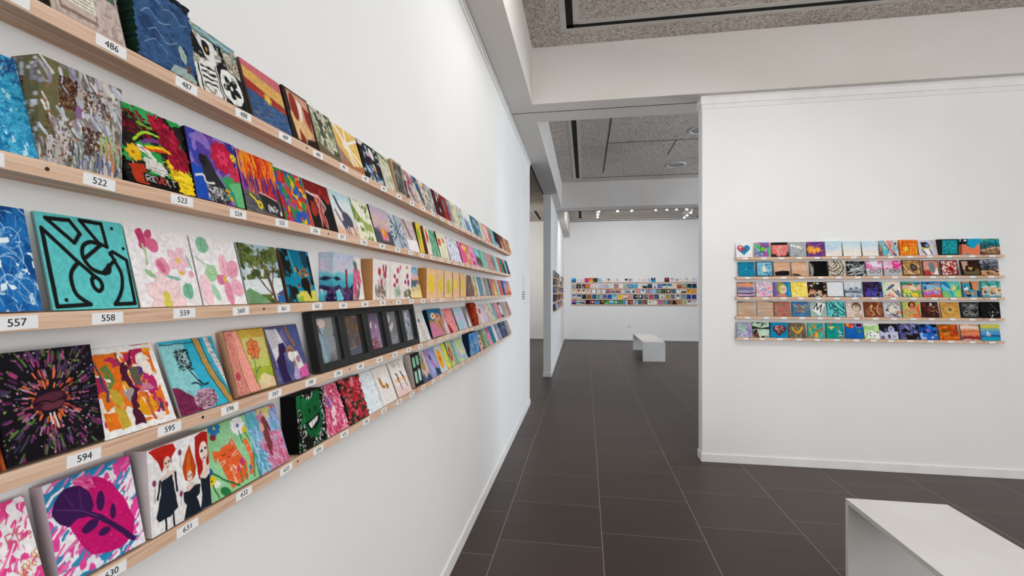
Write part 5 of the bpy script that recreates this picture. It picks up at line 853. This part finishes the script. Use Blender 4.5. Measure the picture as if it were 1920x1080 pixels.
 ('blue town above a red and lilac garden', 'gr 1870a8,3080b8,88b8d0,70a0d0,e8d058,a080c8,b060b0,e06040,d84830;rc 88c0dc .25 .25 .62 .5;rc 2058a0 .05 .3 .2 .55;el .3 .12 .12 .05 103058;sl .05 c05838 .4 .16 .9 .18;el .8 .45 .07 .1 e8c848;dt 20 .03 e090c0,f0e0f0,8050a0 .1 .6 .9 .8'),
 ('lime, blue and yellow leaf fan', 'bg 48b8a8,58c0b8;py 2080b8 0 0 .3 0 .5 .5 0 .3;py 70c8e0 0 .1 .5 .55 .3 .6 0 .4;py f0e070 .5 .0 .6 .5 .65 .1 .75 .4 .9 .05 .75 .55 .55 .6;py 48a868 .7 .55 1 .2 1 .45;py 88c860 0 .65 .3 .7 .4 1 0 1;py 2890c8 .4 .65 .6 .75 .55 .95;py a0d868 .6 .7 1 .5 1 1 .7 1;ln .03 f0b090 .3 .55 .5 .5 .7 .55'),
 ('dark edged scene of dogs and an orange table', 'bg 2898b8,40a8b8;py e88848 0 0 1 0 1 .1 0 .1;py e89058 .6 .1 .95 .1 .9 .6 .6 .5;py 402c28 .45 0 .55 0 .6 .5 .45 .6;el .2 .45 .14 .12 ececf0;el .15 .35 .06 .06 2c2440;dt 20 .06 ece8e0,e8a050,30b0a8,c83838 .1 .6 .8 .9;el .3 .9 .14 .08 181c38;py 1c3c70 .8 .6 1 .6 1 1 .8 1;ed 14404c'),
 ('café terrace under blue green clouds', 'gr 68b8c0,48a898,80c8c8,d8e0d8,e8a880,e8c8a0,c8d0c8,58a0b0;nz 2c8878 .72 6 4;dt 20 .05 e8e0d0,c84030,204880,e8b880,58b0c0 .05 .5 .95 .85;sl .04 203050 .4 .7 .7 .8;sl .05 f0e8c8 .75 .5 .78 .9')],
[('dusty striped desert canvas, leftmost of two', 'bg c8a080,b8a090,d0ac84 1 9;sk 24 .6 .02 a89484,b88c6c 3 4;py 181412 .02 0 .6 0 .3 .05 0 .08'),
 ('striped desert canvas with a black upper corner', 'bg c8a080,b8a090,d8b488 1 9;sk 24 .6 .02 b89078,d8b898 3 4;py 181412 .45 0 1 0 1 .06 .8 .05;ed e8d8c4'),
 ('red and olive speckled moss', 'bg b06860,c07870,88705c,987858 6 6;nz c85858 .6 7 7;nz 788058 .72 6 6;dt 50 .02 d89088,606848'),
 ('brown plaited leaf on blue', 'bg 3c6c9c,4c80ac;sk 70 .1 .035 b08858,806040,d0a878,604028 25 25 .2 .25 .85 .75;py b89068 .05 .15 .3 .25 .3 .4 .1 .3'),
 ('pale green canvas with a white torn patch and black zigzag', 'bg 98b0ac,a4b8b4;py ececea .1 .55 .45 0 .95 .15 .55 .95 .45 .85;sl .06 101010 .2 .5 .45 .1;sl .06 101010 .45 .1 .42 .55;sl .06 101010 .42 .55 .72 .2;sl .06 101010 .72 .2 .6 .7'),
 ('small turquoise board with looping black lines', 'bg 5cc8c8,64cccc;wb .002;ln .05 141414 .1 .1 .15 .5 .3 .3 .2 .05;ln .05 141414 .35 .1 .4 .3 .6 .5 .4 .6 .35 .4 .5 .3;sl .05 141414 .6 .05 .95 .5 .9 .1;el .75 .7 .26 .14 141414 40;el .75 .7 .21 .09 5cc8c8 40;sl .05 141414 .4 .7 .25 .95 .6 .95 .45 .65;el .1 .8 .03 .03 141414'),
 ('ink portrait of a curly haired child on blush', 'bg e0ccc4,dcc4bc,e4d4cc;el .62 .34 .28 .3 6c5c48;el .6 .4 .2 .22 d8c8b0;sk 40 .08 .02 483c30,8a7858 40 60 .38 .05 .88 .35;el .54 .4 .03 .02 403428;el .68 .4 .03 .02 403428;ln .04 8c8060 .68 .7 .75 .85 .9 .95;py b8ac88 .5 .8 .75 .75 .85 1 .45 1;dt 14 .03 d0a0a0'),
 ('brown reliefs of two curled golden figures', 'bg 884830,703820,a05c40;ln .07 d8a070 .45 .25 .35 .5 .5 .8 .4 .9;ln .06 e0b080 .8 .2 .7 .6 .85 .85;el .4 .3 .08 .1 e0b080;nz b87850 .72 7 7'),
 ('white paper collage sketch of a jumbled room', 'bg d0ccd0,c8c0c4;sk 50 .15 .03 ececec,2c2828,e4e0dc,484444 20 60 .15 .15 .85 .9;py 101010 .15 .5 .4 .4 .4 .55;el .5 .5 .2 .2 e4dcc8;sl .05 181818 .6 .9 .95 1;el .85 .68 .1 .1 d87858;bd .03 888090'),
 ('portrait of a reclining figure on yellow and green', 'bg e0c868,b8c878,e8b058;gl a8c070,e0c058,e8c860,e87848,a8c878;el .5 .2 .2 .2 2c1c18;el .52 .22 .11 .15 c88060;ln .3 d89868 .35 .6 .5 .55 .7 .7;ln .12 d89060 .2 .5 .1 .75 .4 .9;sl .06 c83830 .85 .4 .95 1;el .45 .7 .12 .1 98a868;sl .03 a84830 .3 .9 .8 .8'),
 ('dark maroon figure with a white bead crown', 'bg 381814,44201c,2c1210;el .25 .2 .1 .12 5c3430;el .9 .2 .1 .12 5c3430;rg .62 .3 .16 .06 .02 c8a888;el .6 .16 .07 .1 e8dcd0;ln .03 c89c60 .45 .45 .6 .6 .8 .55 .95 .7;nz 6c1820 .66 4 4;dt 20 .015 c8a070 .4 .3 .9 .9;ed 301410'),
 ('ochre dial with a teal centre', 'bg d8a048,e0ac58;rg .5 .48 .42 .42 .015 7c5828;rg .5 .48 .3 .3 .015 8c6838;rb 26 .5 .48 .34 .36 .02 302018,a8402c;el .5 .48 .09 .09 1c6c68'),
 ('black and silver veined leaves', 'bg 242424,484848,808080 5 5;ln .02 b8b8b8 .1 .7 .4 .4 .9 .1;ln .02 b8b8b8 .2 .2 .5 .5 .8 .9;rg .3 .7 .15 .1 .03 a0a0a0;rg .7 .5 .25 .3 .02 c8c8c8;ln .03 101010 .1 .3 .6 .5 .95 .5;bd .05 0e0e0e'),
 ('black canvas with a few white sparks', 'bg 0c0c0c,141414;sl .015 909090 .5 .1 .9 .6;sl .01 606060 .4 .4 .7 .3;dt 14 .02 e0e0e0,a0a0a0 .4 .55 .95 .85;sl .04 f0f0f0 .52 1 .6 .8;ed 0e0e0e')],
[('lilac and green watery blossom', 'bg 8c84b0,a898bc,98b0a8 4 4;nz 98c8a8 .66 4 4;sk 40 .12 .03 c8c8dc,706898,d8d4e4 40 60 .1 .4 .9 1;ed 6c6888'),
 ('mint landscape crossed by dark brown boughs', 'bg a8ccb0,b8d8c0,90b8a0 3 3;nz 38241c .64 5 5;py 2c1c18 .0 .25 .5 .38 1 .3 1 .45 .4 .45 0 .4;py 38241c 0 .6 .2 .5 .4 1 .1 1;py c8dcc8 .35 .6 .8 .55 1 .9 .5 .9;dt 8 .04 a05040 0 .7 .3 1'),
 ('bright blue box canvas with a confetti heart', 'bg 0c84b0,1090bc;ht .52 .48 .4 5c2430;dt 90 .035 b03838,304858,c89060,703050,d0c0b0 .28 .2 .76 .5;dt 40 .03 b03838,304858,c89060,703050 .36 .48 .68 .7;ed 102c50'),
 ('gravelly canvas with a golden leaf heart', 'bg 706450,58503c,8c8068 9 9;dt 140 .014 a89c80,403828,c8b898;ln .14 d0983c .22 .32 .3 .5 .5 .68;ln .14 d8a448 .8 .3 .7 .5 .52 .68;el .5 .6 .1 .1 c89038'),
 ('orange bird of paradise flowers on teal', 'bg 3c9c84,48a890;sl .07 e06828 .2 .4 .5 .1;sl .06 f0a020 .35 .1 .5 .35;sl .05 e05828 .1 .95 .9 .4;sl .06 c04838 .9 .35 .5 .6;sl .05 1c60a8 .6 .3 .9 .1;py f0b030 .4 .6 .6 .6 .6 .95 .4 1;sl .05 e0c050 .1 .3 .25 .9;sl .06 78c0b8 .7 .95 .95 .6;sl .06 d84c28 .2 .95 .45 .7'),
 ('teal canvas with coral, yellow and navy triangles', 'bg 0c9488,109c90;wb .002;py d84838 .08 0 .42 0 .25 .14;py f0d058 .08 .24 .5 .22 .28 .44;sl .05 145878 .1 .52 .25 .66 .45 .52;el .7 .3 .09 .08 a86858;el .75 .58 .11 .1 d0dcdc;sl .06 2060a0 .66 .62 .84 .52;el .8 .85 .1 .09 e0d8d8;el .8 .88 .08 .05 b03038;sl .015 086860 .4 .7 .7 .7;sl .015 086860 .1 .85 .6 .88'),
 ('cobalt canvas with red petals along its top', 'bg 0c5cb0,1468bc;py d83c28 0 0 .5 0 .45 .3 .25 .32 0 .15;el .15 .1 .1 .1 e8a050;el .4 .2 .1 .08 f07838;el .8 .1 .2 .12 5c1c3c;rg .78 .12 .2 .16 .02 e0d0e0;el .8 .5 .14 .11 488858;el .55 .5 .02 .02 0a2040;sl .02 083878 .1 .85 .7 .82;sl .02 083878 .2 .94 .8 .9'),
 ('white canvas with lime foliage and dark pebbles', 'bg ececea,f0f0ec;nz a0d080 .56 3 3;nz c0e0a0 .62 4 4;el .4 .6 .06 .04 203048;el .4 .78 .05 .03 182030;el .88 .55 .07 .05 705888;el .65 .8 .06 .03 101828;el .2 .7 .04 .05 181820'),
 ('pale church under a black night sky', 'bg 14141a,101014;py c0c4e0 0 .4 .35 .65 .35 1 0 1;rc c8c8e0 .3 .5 1 1;py a8a8c8 .45 .3 .65 .1 .85 .3;rc b8bce0 .48 .3 .82 .6;el .63 .36 .08 .07 8878b0;py 584c68 .3 .55 .42 .35 .55 .55;rc 8088b8 .3 .3 .36 .45;el .5 .82 .08 .14 584858;rc 885c58 .7 .75 .74 .88;rc 885c58 .8 .75 .84 .88;rc 705c78 .05 .8 .25 .98'),
 ('purple mountain abstract with black ridges', 'bg 504c84,685c98,3c4078 4 4;py 0c0c1c .05 .45 .3 .3 .6 .4 .9 .28 1 .5 .6 .55 .2 .5;nz 687c48 .72 4 4;nz 14142c .6 4 4;sk 14 .2 .04 a0b0d8,3060a8,c8c0dc 60 30 .1 0 .9 .6;py 18140c .3 .7 .8 .75 .9 1 .4 1'),
 ('royal blue abstract with black eye shapes', 'bg 1c54b0,2c6cc8,183c8c 3 3;py 140c14 0 0 1 0 1 .2 .5 .22 0 .15;el .32 .5 .14 .09 0c1020;el .85 .5 .12 .07 0c1020;py a8c0e8 0 .6 .2 .55 .4 .95 .1 1;el .5 .4 .12 .1 8070c8;nz 2878d8 .7 4 4;el .7 .85 .06 .05 ece8e8;el .9 .7 .05 .05 b8a860'),
 ('blazing orange hillside', 'bg e07018,d05c14,f09028 3 6;py 7c3c14 .1 0 .7 0 .3 .1 .1 .08;nz 707020 .68 3 7;py 585818 .1 .4 .5 .38 .6 .48 .2 .52;ln .02 f0c060 .2 .7 .5 .45 .9 .1;nz a83c10 .72 5 6;ed 8c3c14'),
 ('coral desert dusk with dark red rocks', 'gr e08058,ecd8c0,f0dccc,e0a080,d87048,e88858,d88060,b04840,7c2830,ecc8b0 .05 3 9;dt 26 .04 801c28,a03030 .05 .72 .95 .9;ed d08060'),
 ('sailing boat on turquoise under a yellow sky', 'gr c8d058,e0d040,90b8a0,58a0d0,4898d0,28609c,18a0c0,20a8c8 .05;py ececf0 .28 .62 .36 .34 .42 .62;py e0e4ec .42 .64 .46 .5 .56 .68;sl .04 ececf0 .28 .68 .5 .7;sl .05 183c68 .45 .66 1 .7;ed 68a8c0')]]
for r in range(5):
    e = empty('display_ledge', (1.468, RY, QZ[r]), 0)
    tag(e, ['top', 'second', 'middle', 'fourth', 'lowest'][r] + ' pine ledge of the five on the right wall', 'shelf', 'pine ledges on the right wall')
    mb = MB(); mb.box(0, 2.287, -QD, 0, -.024, 0); mb.build('board', M['pine'], e, .0012)
    for k in range(14):
        x = (px_y((QX[r][k][0] + QX[r][k][1]) / 2, 548, RY - QD)[0]) - 1.468 + .008
        o = bpy.data.objects.new('number_label', lab_me); COL.objects.link(o); o.parent = e; o.location = (x, -QD - .0002, -.0125)
    for x in (.12, 1.11, 2.12):
        o = bpy.data.objects.new('screw', screw_me); COL.objects.link(o); o.parent = e; o.location = (x, -QD, -.006); o.scale = (1.6, 1, 1.6)
    lim = 0
    for k, (look, spec) in enumerate(Q[r]):
        t = .045 if 'box canvas' in look or 'wide black frame' in look or 'magpie' in look else .022 if k % 4 == 1 else .009
        D = max(.042, t + .0005)
        x0 = px_y(QX[r][k][0], 548, RY - D)[0]; x1 = px_y(QX[r][k][1], 548, RY - D)[0]
        x0 = max(x0, lim + .001); lim = x1
        o = put_piece(((x0 + x1) / 2, RY - D, QZ[r]), 0, x1 - x0, .147, t, D, spec, 48)
        tag(o, full(look, QT[r]), 'painting', 'small artworks on the ledges of the right wall')

# ------------------------------------------------------------------ back wall: five ledges of tiny works, read from the photo left to right
TZ = [2.055, 1.839, 1.662, 1.464, 1.276]
TN = ['top', 'second', 'middle', 'fourth', 'lowest']
TW = [
 'azure wave:bg 2898d0,68c0e8;py 1c5ca0 0 .7 1 .4 1 1 0 1|white with rosy dot:bg ececec;el .5 .5 .12 .15 d8a0a0|white with green sprig:bg ececea;el .4 .5 .1 .3 a8c090;el .7 .6 .1 .2 d8c0a8|hot pink:bg d83078,e04888|orange sunset:gr a05030,e08838,f0b040,f0c860|charcoal:bg 2c343c,48545c|mint with dark fish:bg 88d0c8,c8e4e0;el .5 .5 .2 .1 204850|plain white:bg f0eeee;el .5 .5 .1 .1 c8c0cc|white with umbrella:bg ecdcd4;py 281c20 .2 .5 .5 .1 .8 .5;sl .06 703030 .5 .5 .5 .9|white with faint line:bg f0f0f0;sl .08 c0c8c8 .3 .2 .7 .8|white with brown flamingo:bg ecf0f0;ln .1 684850 .4 .2 .4 .5 .7 .8|blank white:bg f0f0f0|black heart:bg eceaea;ht .5 .45 .35 181c20|blue grey bouquet:bg e8e8f0;dt 14 .1 585c80,8c88a8 .2 .2 .8 .8|blank ivory:bg f0f0ea|white with tiny green mark:bg f0f0ec;el .5 .5 .08 .15 608068|white with red and green mark:bg f0ecec;el .4 .6 .1 .12 c04050;el .6 .5 .06 .15 406050|white with two figures:bg ececec;rc 484850 .5 .4 .7 .8;el .4 .3 .1 .1 b05060|navy and cyan night:gr 303850,38405c,18a8d8,1c98c8;el .5 .15 .15 .12 f0f0f0|palest mint:bg ecf0ec|white with blue touch:bg f0f0f4;el .8 .6 .12 .2 a8c0d8|red bloom on black:bg 18181c;el .5 .4 .36 .3 d03040;el .5 .8 .2 .14 305020|black marks on white:bg ecece8;dt 9 .08 181818|black dots in two columns:bg f0ece8;dt 8 .07 202020 .5 0 .9 1|cream with tan smudge:bg f0e8dc;el .4 .4 .2 .2 d8c8b0|white with black insects:bg ececec;dt 7 .07 20242c|white with tiny prints:bg f0f0ec;dt 7 .05 404448|sky blue lines:bg d8e0f0;sl .1 a0b0d0 .1 .3 .9 .3;sl .08 b0bcd8 .1 .6 .6 .6',
 'grey sketch:bg a8a8ac,d0d0d0;dt 9 .1 686c70|black with white hand:bg 181010;el .5 .55 .16 .25 e8dcd8|yellow edged plum:gl f0d060,402048,581c50;el .6 .7 .15 .15 c8d8f0|red and orange fire:gr c02820,f07820,e89830,2c58b0|blush with two dots:bg f0dcd4;rc 604848 .2 .1 .45 .25;rc 804848 .4 .5 .6 .7|pale lilac haze:bg e8d8e0|pale grey blue:bg d0d4e4,b8c0dc|ivory with grey wreath:bg e0dcd8;rg .5 .5 .3 .3 .12 686468|white with blue spiral:bg ecf0f0;rg .5 .5 .25 .25 .1 78a8c8|maroon lattice:bg 98585c,d0a8a8 4 4|faint pink lines:bg f0e8e8;sl .06 e0a8a8 .1 .5 .9 .4|sage with red edge:bg 90a89c,b0c0b4;rc b84848 .8 .1 1 .5|blue target with orange core:bg 2880b8;rg .5 .5 .3 .3 .1 88c8e8;el .5 .5 .2 .2 e89858|cyan with small orange core:bg 28a0d0,50b8e0;el .45 .5 .14 .18 d8a060|white with floral dots:bg f0f0ec;dt 12 .08 c05060,70a878,405078|white over dark lawn:gr f0ece0,a0b090,242818,38301c|navy window:bg 203858,38587c;bd .1 283040|white with black totem:bg ececf0;el .5 .3 .12 .12 18181c;py 18181c .2 .9 .5 .5 .8 .9|periwinkle:bg 6870b8,8088c8;rc 504c98 0 0 1 .15|slate and aqua stripe:gr 303848,485058,d8ecf0,60b0c8|navy over sand:gr 2468a0,2c78a8,e8ddc8,ece0c8|cream sunset:gr ecd8c0,f0c890,e8dcd0,ece4d8|terracotta and wine:gr d88858,c87048,984050,a04c54|teal with ochre dune:gr 48a8a8,78b8a0,d8a860,684828|black with green foot:gr 14181c,181c28,0c4c40,7868a0|midnight teal:gr 142030,10202c,286878,182c3c',
 'white with wine stem:bg f0e4d8;ln .12 602430 .6 .1 .5 .4 .4 .6|white with red brown leaf:bg f0e0d8;el .5 .4 .25 .3 883c34|black butterfly on cream:bg ece4d0;py 141c14 .1 .1 .5 .3 .9 .1 .7 .5 .3 .6|cream with orange disc:bg f0ddd0;el .5 .5 .26 .24 d88860|white beside a dark edge:bg ecf0ec;rc 24282c 0 0 .1 1|white with tiny plants:bg f0ece4;rc 20201c 0 0 .12 1;el .5 .5 .08 .2 80a068;el .75 .5 .06 .2 c06848|pastel film beside dark edge:bg dce4ec,e8dce4,dcecd8;rc 202838 0 0 .12 1|coral street:gr 985048,e09080,404070,e090a0|peach street:gr d88070,e8b8a8,405878,a0c8c8|navy boat on coral:gr e89080,e8a898,202858,d8b0a8|blush and sea green:gl f0a8a0,d8d8d0,98c8c8|pale seascape:gr c8d8e0,b0c0c8,506468,dce0e0|white cliff by dark water:bg d8e4e8;el .6 .6 .3 .35 385c68;py f0f0f0 0 0 .5 0 .3 .5 0 .6|rose mountain:bg d88888,e8a8a0;py e86858 .4 .6 .8 .5 .9 .8|white with azure lake:bg e0ecec;el .5 .35 .34 .22 1c80b8|mauve facade:bg 907080,b898a8,808090 4 4|baby blue sky:gl 88bce0,a0c8e8|grey green paddock:gr 6888a0,789088,688478|dark forest:bg 182418,345838;el .4 .5 .2 .3 508048|ivory shell on brown:bg 281c18;el .5 .5 .3 .35 d8b898|blue grey rain:bg 486078,58748c|white with red spot:bg e8ecec;dt 3 .08 305060 .3 0 .7 .3;el .9 .8 .1 .1 802020|cream with black bar:gr f0e8d8,ecdcc0,181008,d8c8b0|amber with figure:bg f0b828,e89830;rc 201408 .3 .2 .45 .7|tangerine beach:gr e89848,e0a058,d08850',
 'blue sky over ochre:gr 3878b0,88b0d8,d8dce0,d89840|navy sky over ochre:gr 104878,185c90,e0ddd0,d09038|near black green:bg 20282c,303838|copper brown:bg 8c5028,b07038,603818|deep blue sea:bg 184878,38689c,143c68|aqua marbled:bg 487878,98c8b8,30343c 4 4|violet fern:bg 4c4888,9088c0,303858 4 4|ultramarine:bg 1850a0,2464b0|ice and azure:gr 3898d8,78c0e8,b0dcec|sunny yellow:bg f0b818,f8d028;el .5 .5 .1 .1 c87820|peach over black foot:gr e8a890,f0d0c0,eccdc0,281810|dusty rose faces:bg b07870,d8b0a8,904c4c 4 4|black with white slash:bg 201c20;py e8e8ec .3 .6 .8 .2 .9 .5|indigo and white dancer:bg 283068,181c28;el .4 .4 .2 .3 ececf4|grey with red eyes:bg 8c8c90,404448;el .2 .8 .12 .12 b02030;el .7 .3 .14 .2 d89098|red and navy planet:bg 203860,b02c38,c86070 3 3|blue ink on denim:bg 203c64,38587c;el .4 .6 .15 .12 b0d0e0|white with charcoal grass:bg e8e8e0;dt 16 .07 404040 .1 .3 .9 .9|gold jungle:bg c89838,80883c,e0b870 4 4|grey cats:bg a8a4a8,5c5458,d8d4d0 4 4|white with black bonnet:bg d0d0cc;el .5 .25 .35 .2 302c2c;el .5 .7 .2 .25 ececec|teal with a bright star:bg 488894,70a8a8;el .5 .6 .14 .14 d8f8d0|purple and blue:gl 6c3898,2840a0,203088,583098|night blue swirl:bg 284890,183068,5070b0',
 'pink over navy hill:gr 402878,e090c8,2c2060,202048|lagoon:gr a0b0c0,c0dcdc,1c9490,dcecec|apricot over violet:gr c89878,d8c0b8,302868,c8b8d8|plum square:bg 301428,481c38;bd .1 180c1c|red framed white heart:bg 8c2430;ht .5 .5 .3 ecd8dc;rc 301420 0 .8 1 1|blue ocean:gr 204878,3878b8,68a8d8,205890|tiger on black:bg 14100c;el .6 .4 .3 .25 d88840|emerald wave:bg 1c7c30,48a838;sl .15 c8e0a0 .1 .9 .8 .6|turquoise shore:gr 40685c,c8e8e8,30a8b8,188080|green with white bird:bg 1c7c68;el .45 .5 .25 .3 d8e8ec|green mosaic cottage:bg 289070,407848;rc a86848 .3 .3 .6 .7|blue duo:gl 3878c0,5898d8,e0d8b8,3c68b0|brown with apple:bg 54201c;el .55 .5 .3 .34 e07850|pale blue with wine streak:bg b8d0e0;ln .16 601848 .8 .1 .5 .5 .4 .9|teal to brick:gl 208088,386870,a05040|dull brick:bg 8c4c44,5c7068|cream with green leaf:bg ecf0e4;el .5 .5 .26 .18 288060 -30|ivory gold:bg f0e8dc,f0ddc8|pink bloom:bg d080a0,a84880,e8b8c8;el .4 .6 .15 .12 f0d0e0|copper and steel:gl c08840,6894a8,88a8b8|brown rock pool:bg 987460,60504c,5880a0|orange and black tiger eye:bg d87828,100c08;el .5 .5 .2 .4 201008|sandstone:bg c8906c,b07c58|pale olive:bg c8cc98,a8b470;el .6 .5 .14 .1 587838|black bottle on white:bg ececec;rc 181818 .2 .1 .8 .6;rc ececec .4 .3 .6 .8|white with grey balloon:bg e8e8e8;rg .5 .4 .2 .2 .08 505450']
for r in range(5):
    e = empty('display_ledge', (-.491, FY, TZ[r]), 0)
    tag(e, TN[r] + ' thin pine ledge on the far back wall', 'shelf', 'pine ledges on the back wall')
    mb = MB(); mb.box(0, 4.249, -.05, 0, -.03, 0); mb.build('board', M['pine'], e)
    items = [s.split(':', 1) for s in TW[r].split('|')]
    n = len(items); p = 4.249 / n
    for k, (look, spec) in enumerate(items):
        o = put_piece((-.491 + p * (k + .5), FY - .044, TZ[r]), 0, min(.147, p - .004), .15, .008, .044, spec, 12)
        kind = 'picture' if len(look.split()) > 1 else 'canvas'
        tag(o, full('tiny ' + look + ' ' + kind, 'on the ' + TN[r] + ' back wall ledge'), 'painting', 'tiny artworks on the back wall ledges')

# ------------------------------------------------------------------ partition: five ledges seen edge-on
PZ = [2.025, 1.860, 1.682, 1.500, 1.300]
ang = math.pi / 2 + math.atan2(.08, 7.3)
PP = ['383840,585868,8c8c98,303438,b8a8a0,c8ccb0,d8d4c8,88a088,b85860,a08080', '503838,705c50,a89888,d0c0c0,c8b8b0,e0dcd0,202828,b8a8a0,d89898,c8c8c0',
 '58708c,8c98b0,c8b8a8,e0b050,687ca8,304878,c07848,506898,a05848,d0b880', '282828,40404c,c89058,703c30,8a5c40,9c2c24,a8a08c,c87858,585048,b09098', '403c40,6878a8,c8d0d8,384868,a07068,c8a8a0,887078,b88880,d0c8c0,a89898']
for r in range(5):
    e = empty('display_ledge', (pwx(9.9), 9.9, PZ[r]), ang)
    tag(e, TN[r] + ' ledge on the side of the partition wall', 'shelf', 'pine ledges on the partition wall')
    mb = MB(); mb.box(0, 5.2, -.05, 0, -.026, 0); mb.build('board', M['pine'], e)
V, Fc, Mi = [], [], []
rr = random.Random(11); pm2 = []
cols = sorted(set(','.join(PP).split(',')))
for h in cols:
    mt = bpy.data.materials.new('small_artwork_paint'); mt.use_nodes = True; b_ = mt.node_tree.nodes['Principled BSDF']
    nn = mt.node_tree.nodes.new('ShaderNodeTexNoise'); nn.inputs['Scale'].default_value = 18; rp = mt.node_tree.nodes.new('ShaderNodeValToRGB')
    c = hexc(h); rp.color_ramp.elements[0].color = (*s2l(tuple(c * .6)), 1); rp.color_ramp.elements[1].color = (*s2l(tuple(np.clip(c * 1.25, 0, 1))), 1)
    rp.color_ramp.elements[0].position = .35; rp.color_ramp.elements[1].position = .65
    mt.node_tree.links.new(nn.outputs[0], rp.inputs[0]); mt.node_tree.links.new(rp.outputs[0], b_.inputs['Base Color']); b_.inputs['Roughness'].default_value = .7; pm2.append(mt)
mb = MB()
for r in range(5):
    pal = PP[r].split(',')
    for k in range(33):
        y = 9.93 + k * .156; t = rr.choice([.008, .008, .02, .035]); h = .147; D = .043; lean = math.asin(max(0, D - t - .002) / h)
        x = pwx(y + .07) + D; mi = cols.index(pal[min(9, int(k / 3.3))] if rr.random() < .6 else rr.choice(pal))
        z0 = PZ[r] + t * math.sin(lean) + .0005; b = len(mb.v)
        fx, bx = math.sin(lean) * h, math.cos(lean)
        P = [(x, z0), (x - fx, z0 + h * bx), (x - fx - t * bx, z0 + h * bx - t * math.sin(lean)), (x - t * bx, z0 - t * math.sin(lean))]
        for yy in (y, y + .142):
            for (a_, z_) in P: mb.v.append((a_ - .011 * (yy - y - .07), yy, z_))
        mb.f += [(b, b + 1, b + 2, b + 3), (b + 7, b + 6, b + 5, b + 4)] + [(b + i, b + 4 + i, b + 4 + (i + 1) % 4, b + (i + 1) % 4) for i in range(4)]; mb.m += [mi] * 6
o = mb.build('small_artworks', pm2)
tag(o, 'rows of tiny canvases standing on the five ledges of the partition wall', 'paintings', None, 'stuff')
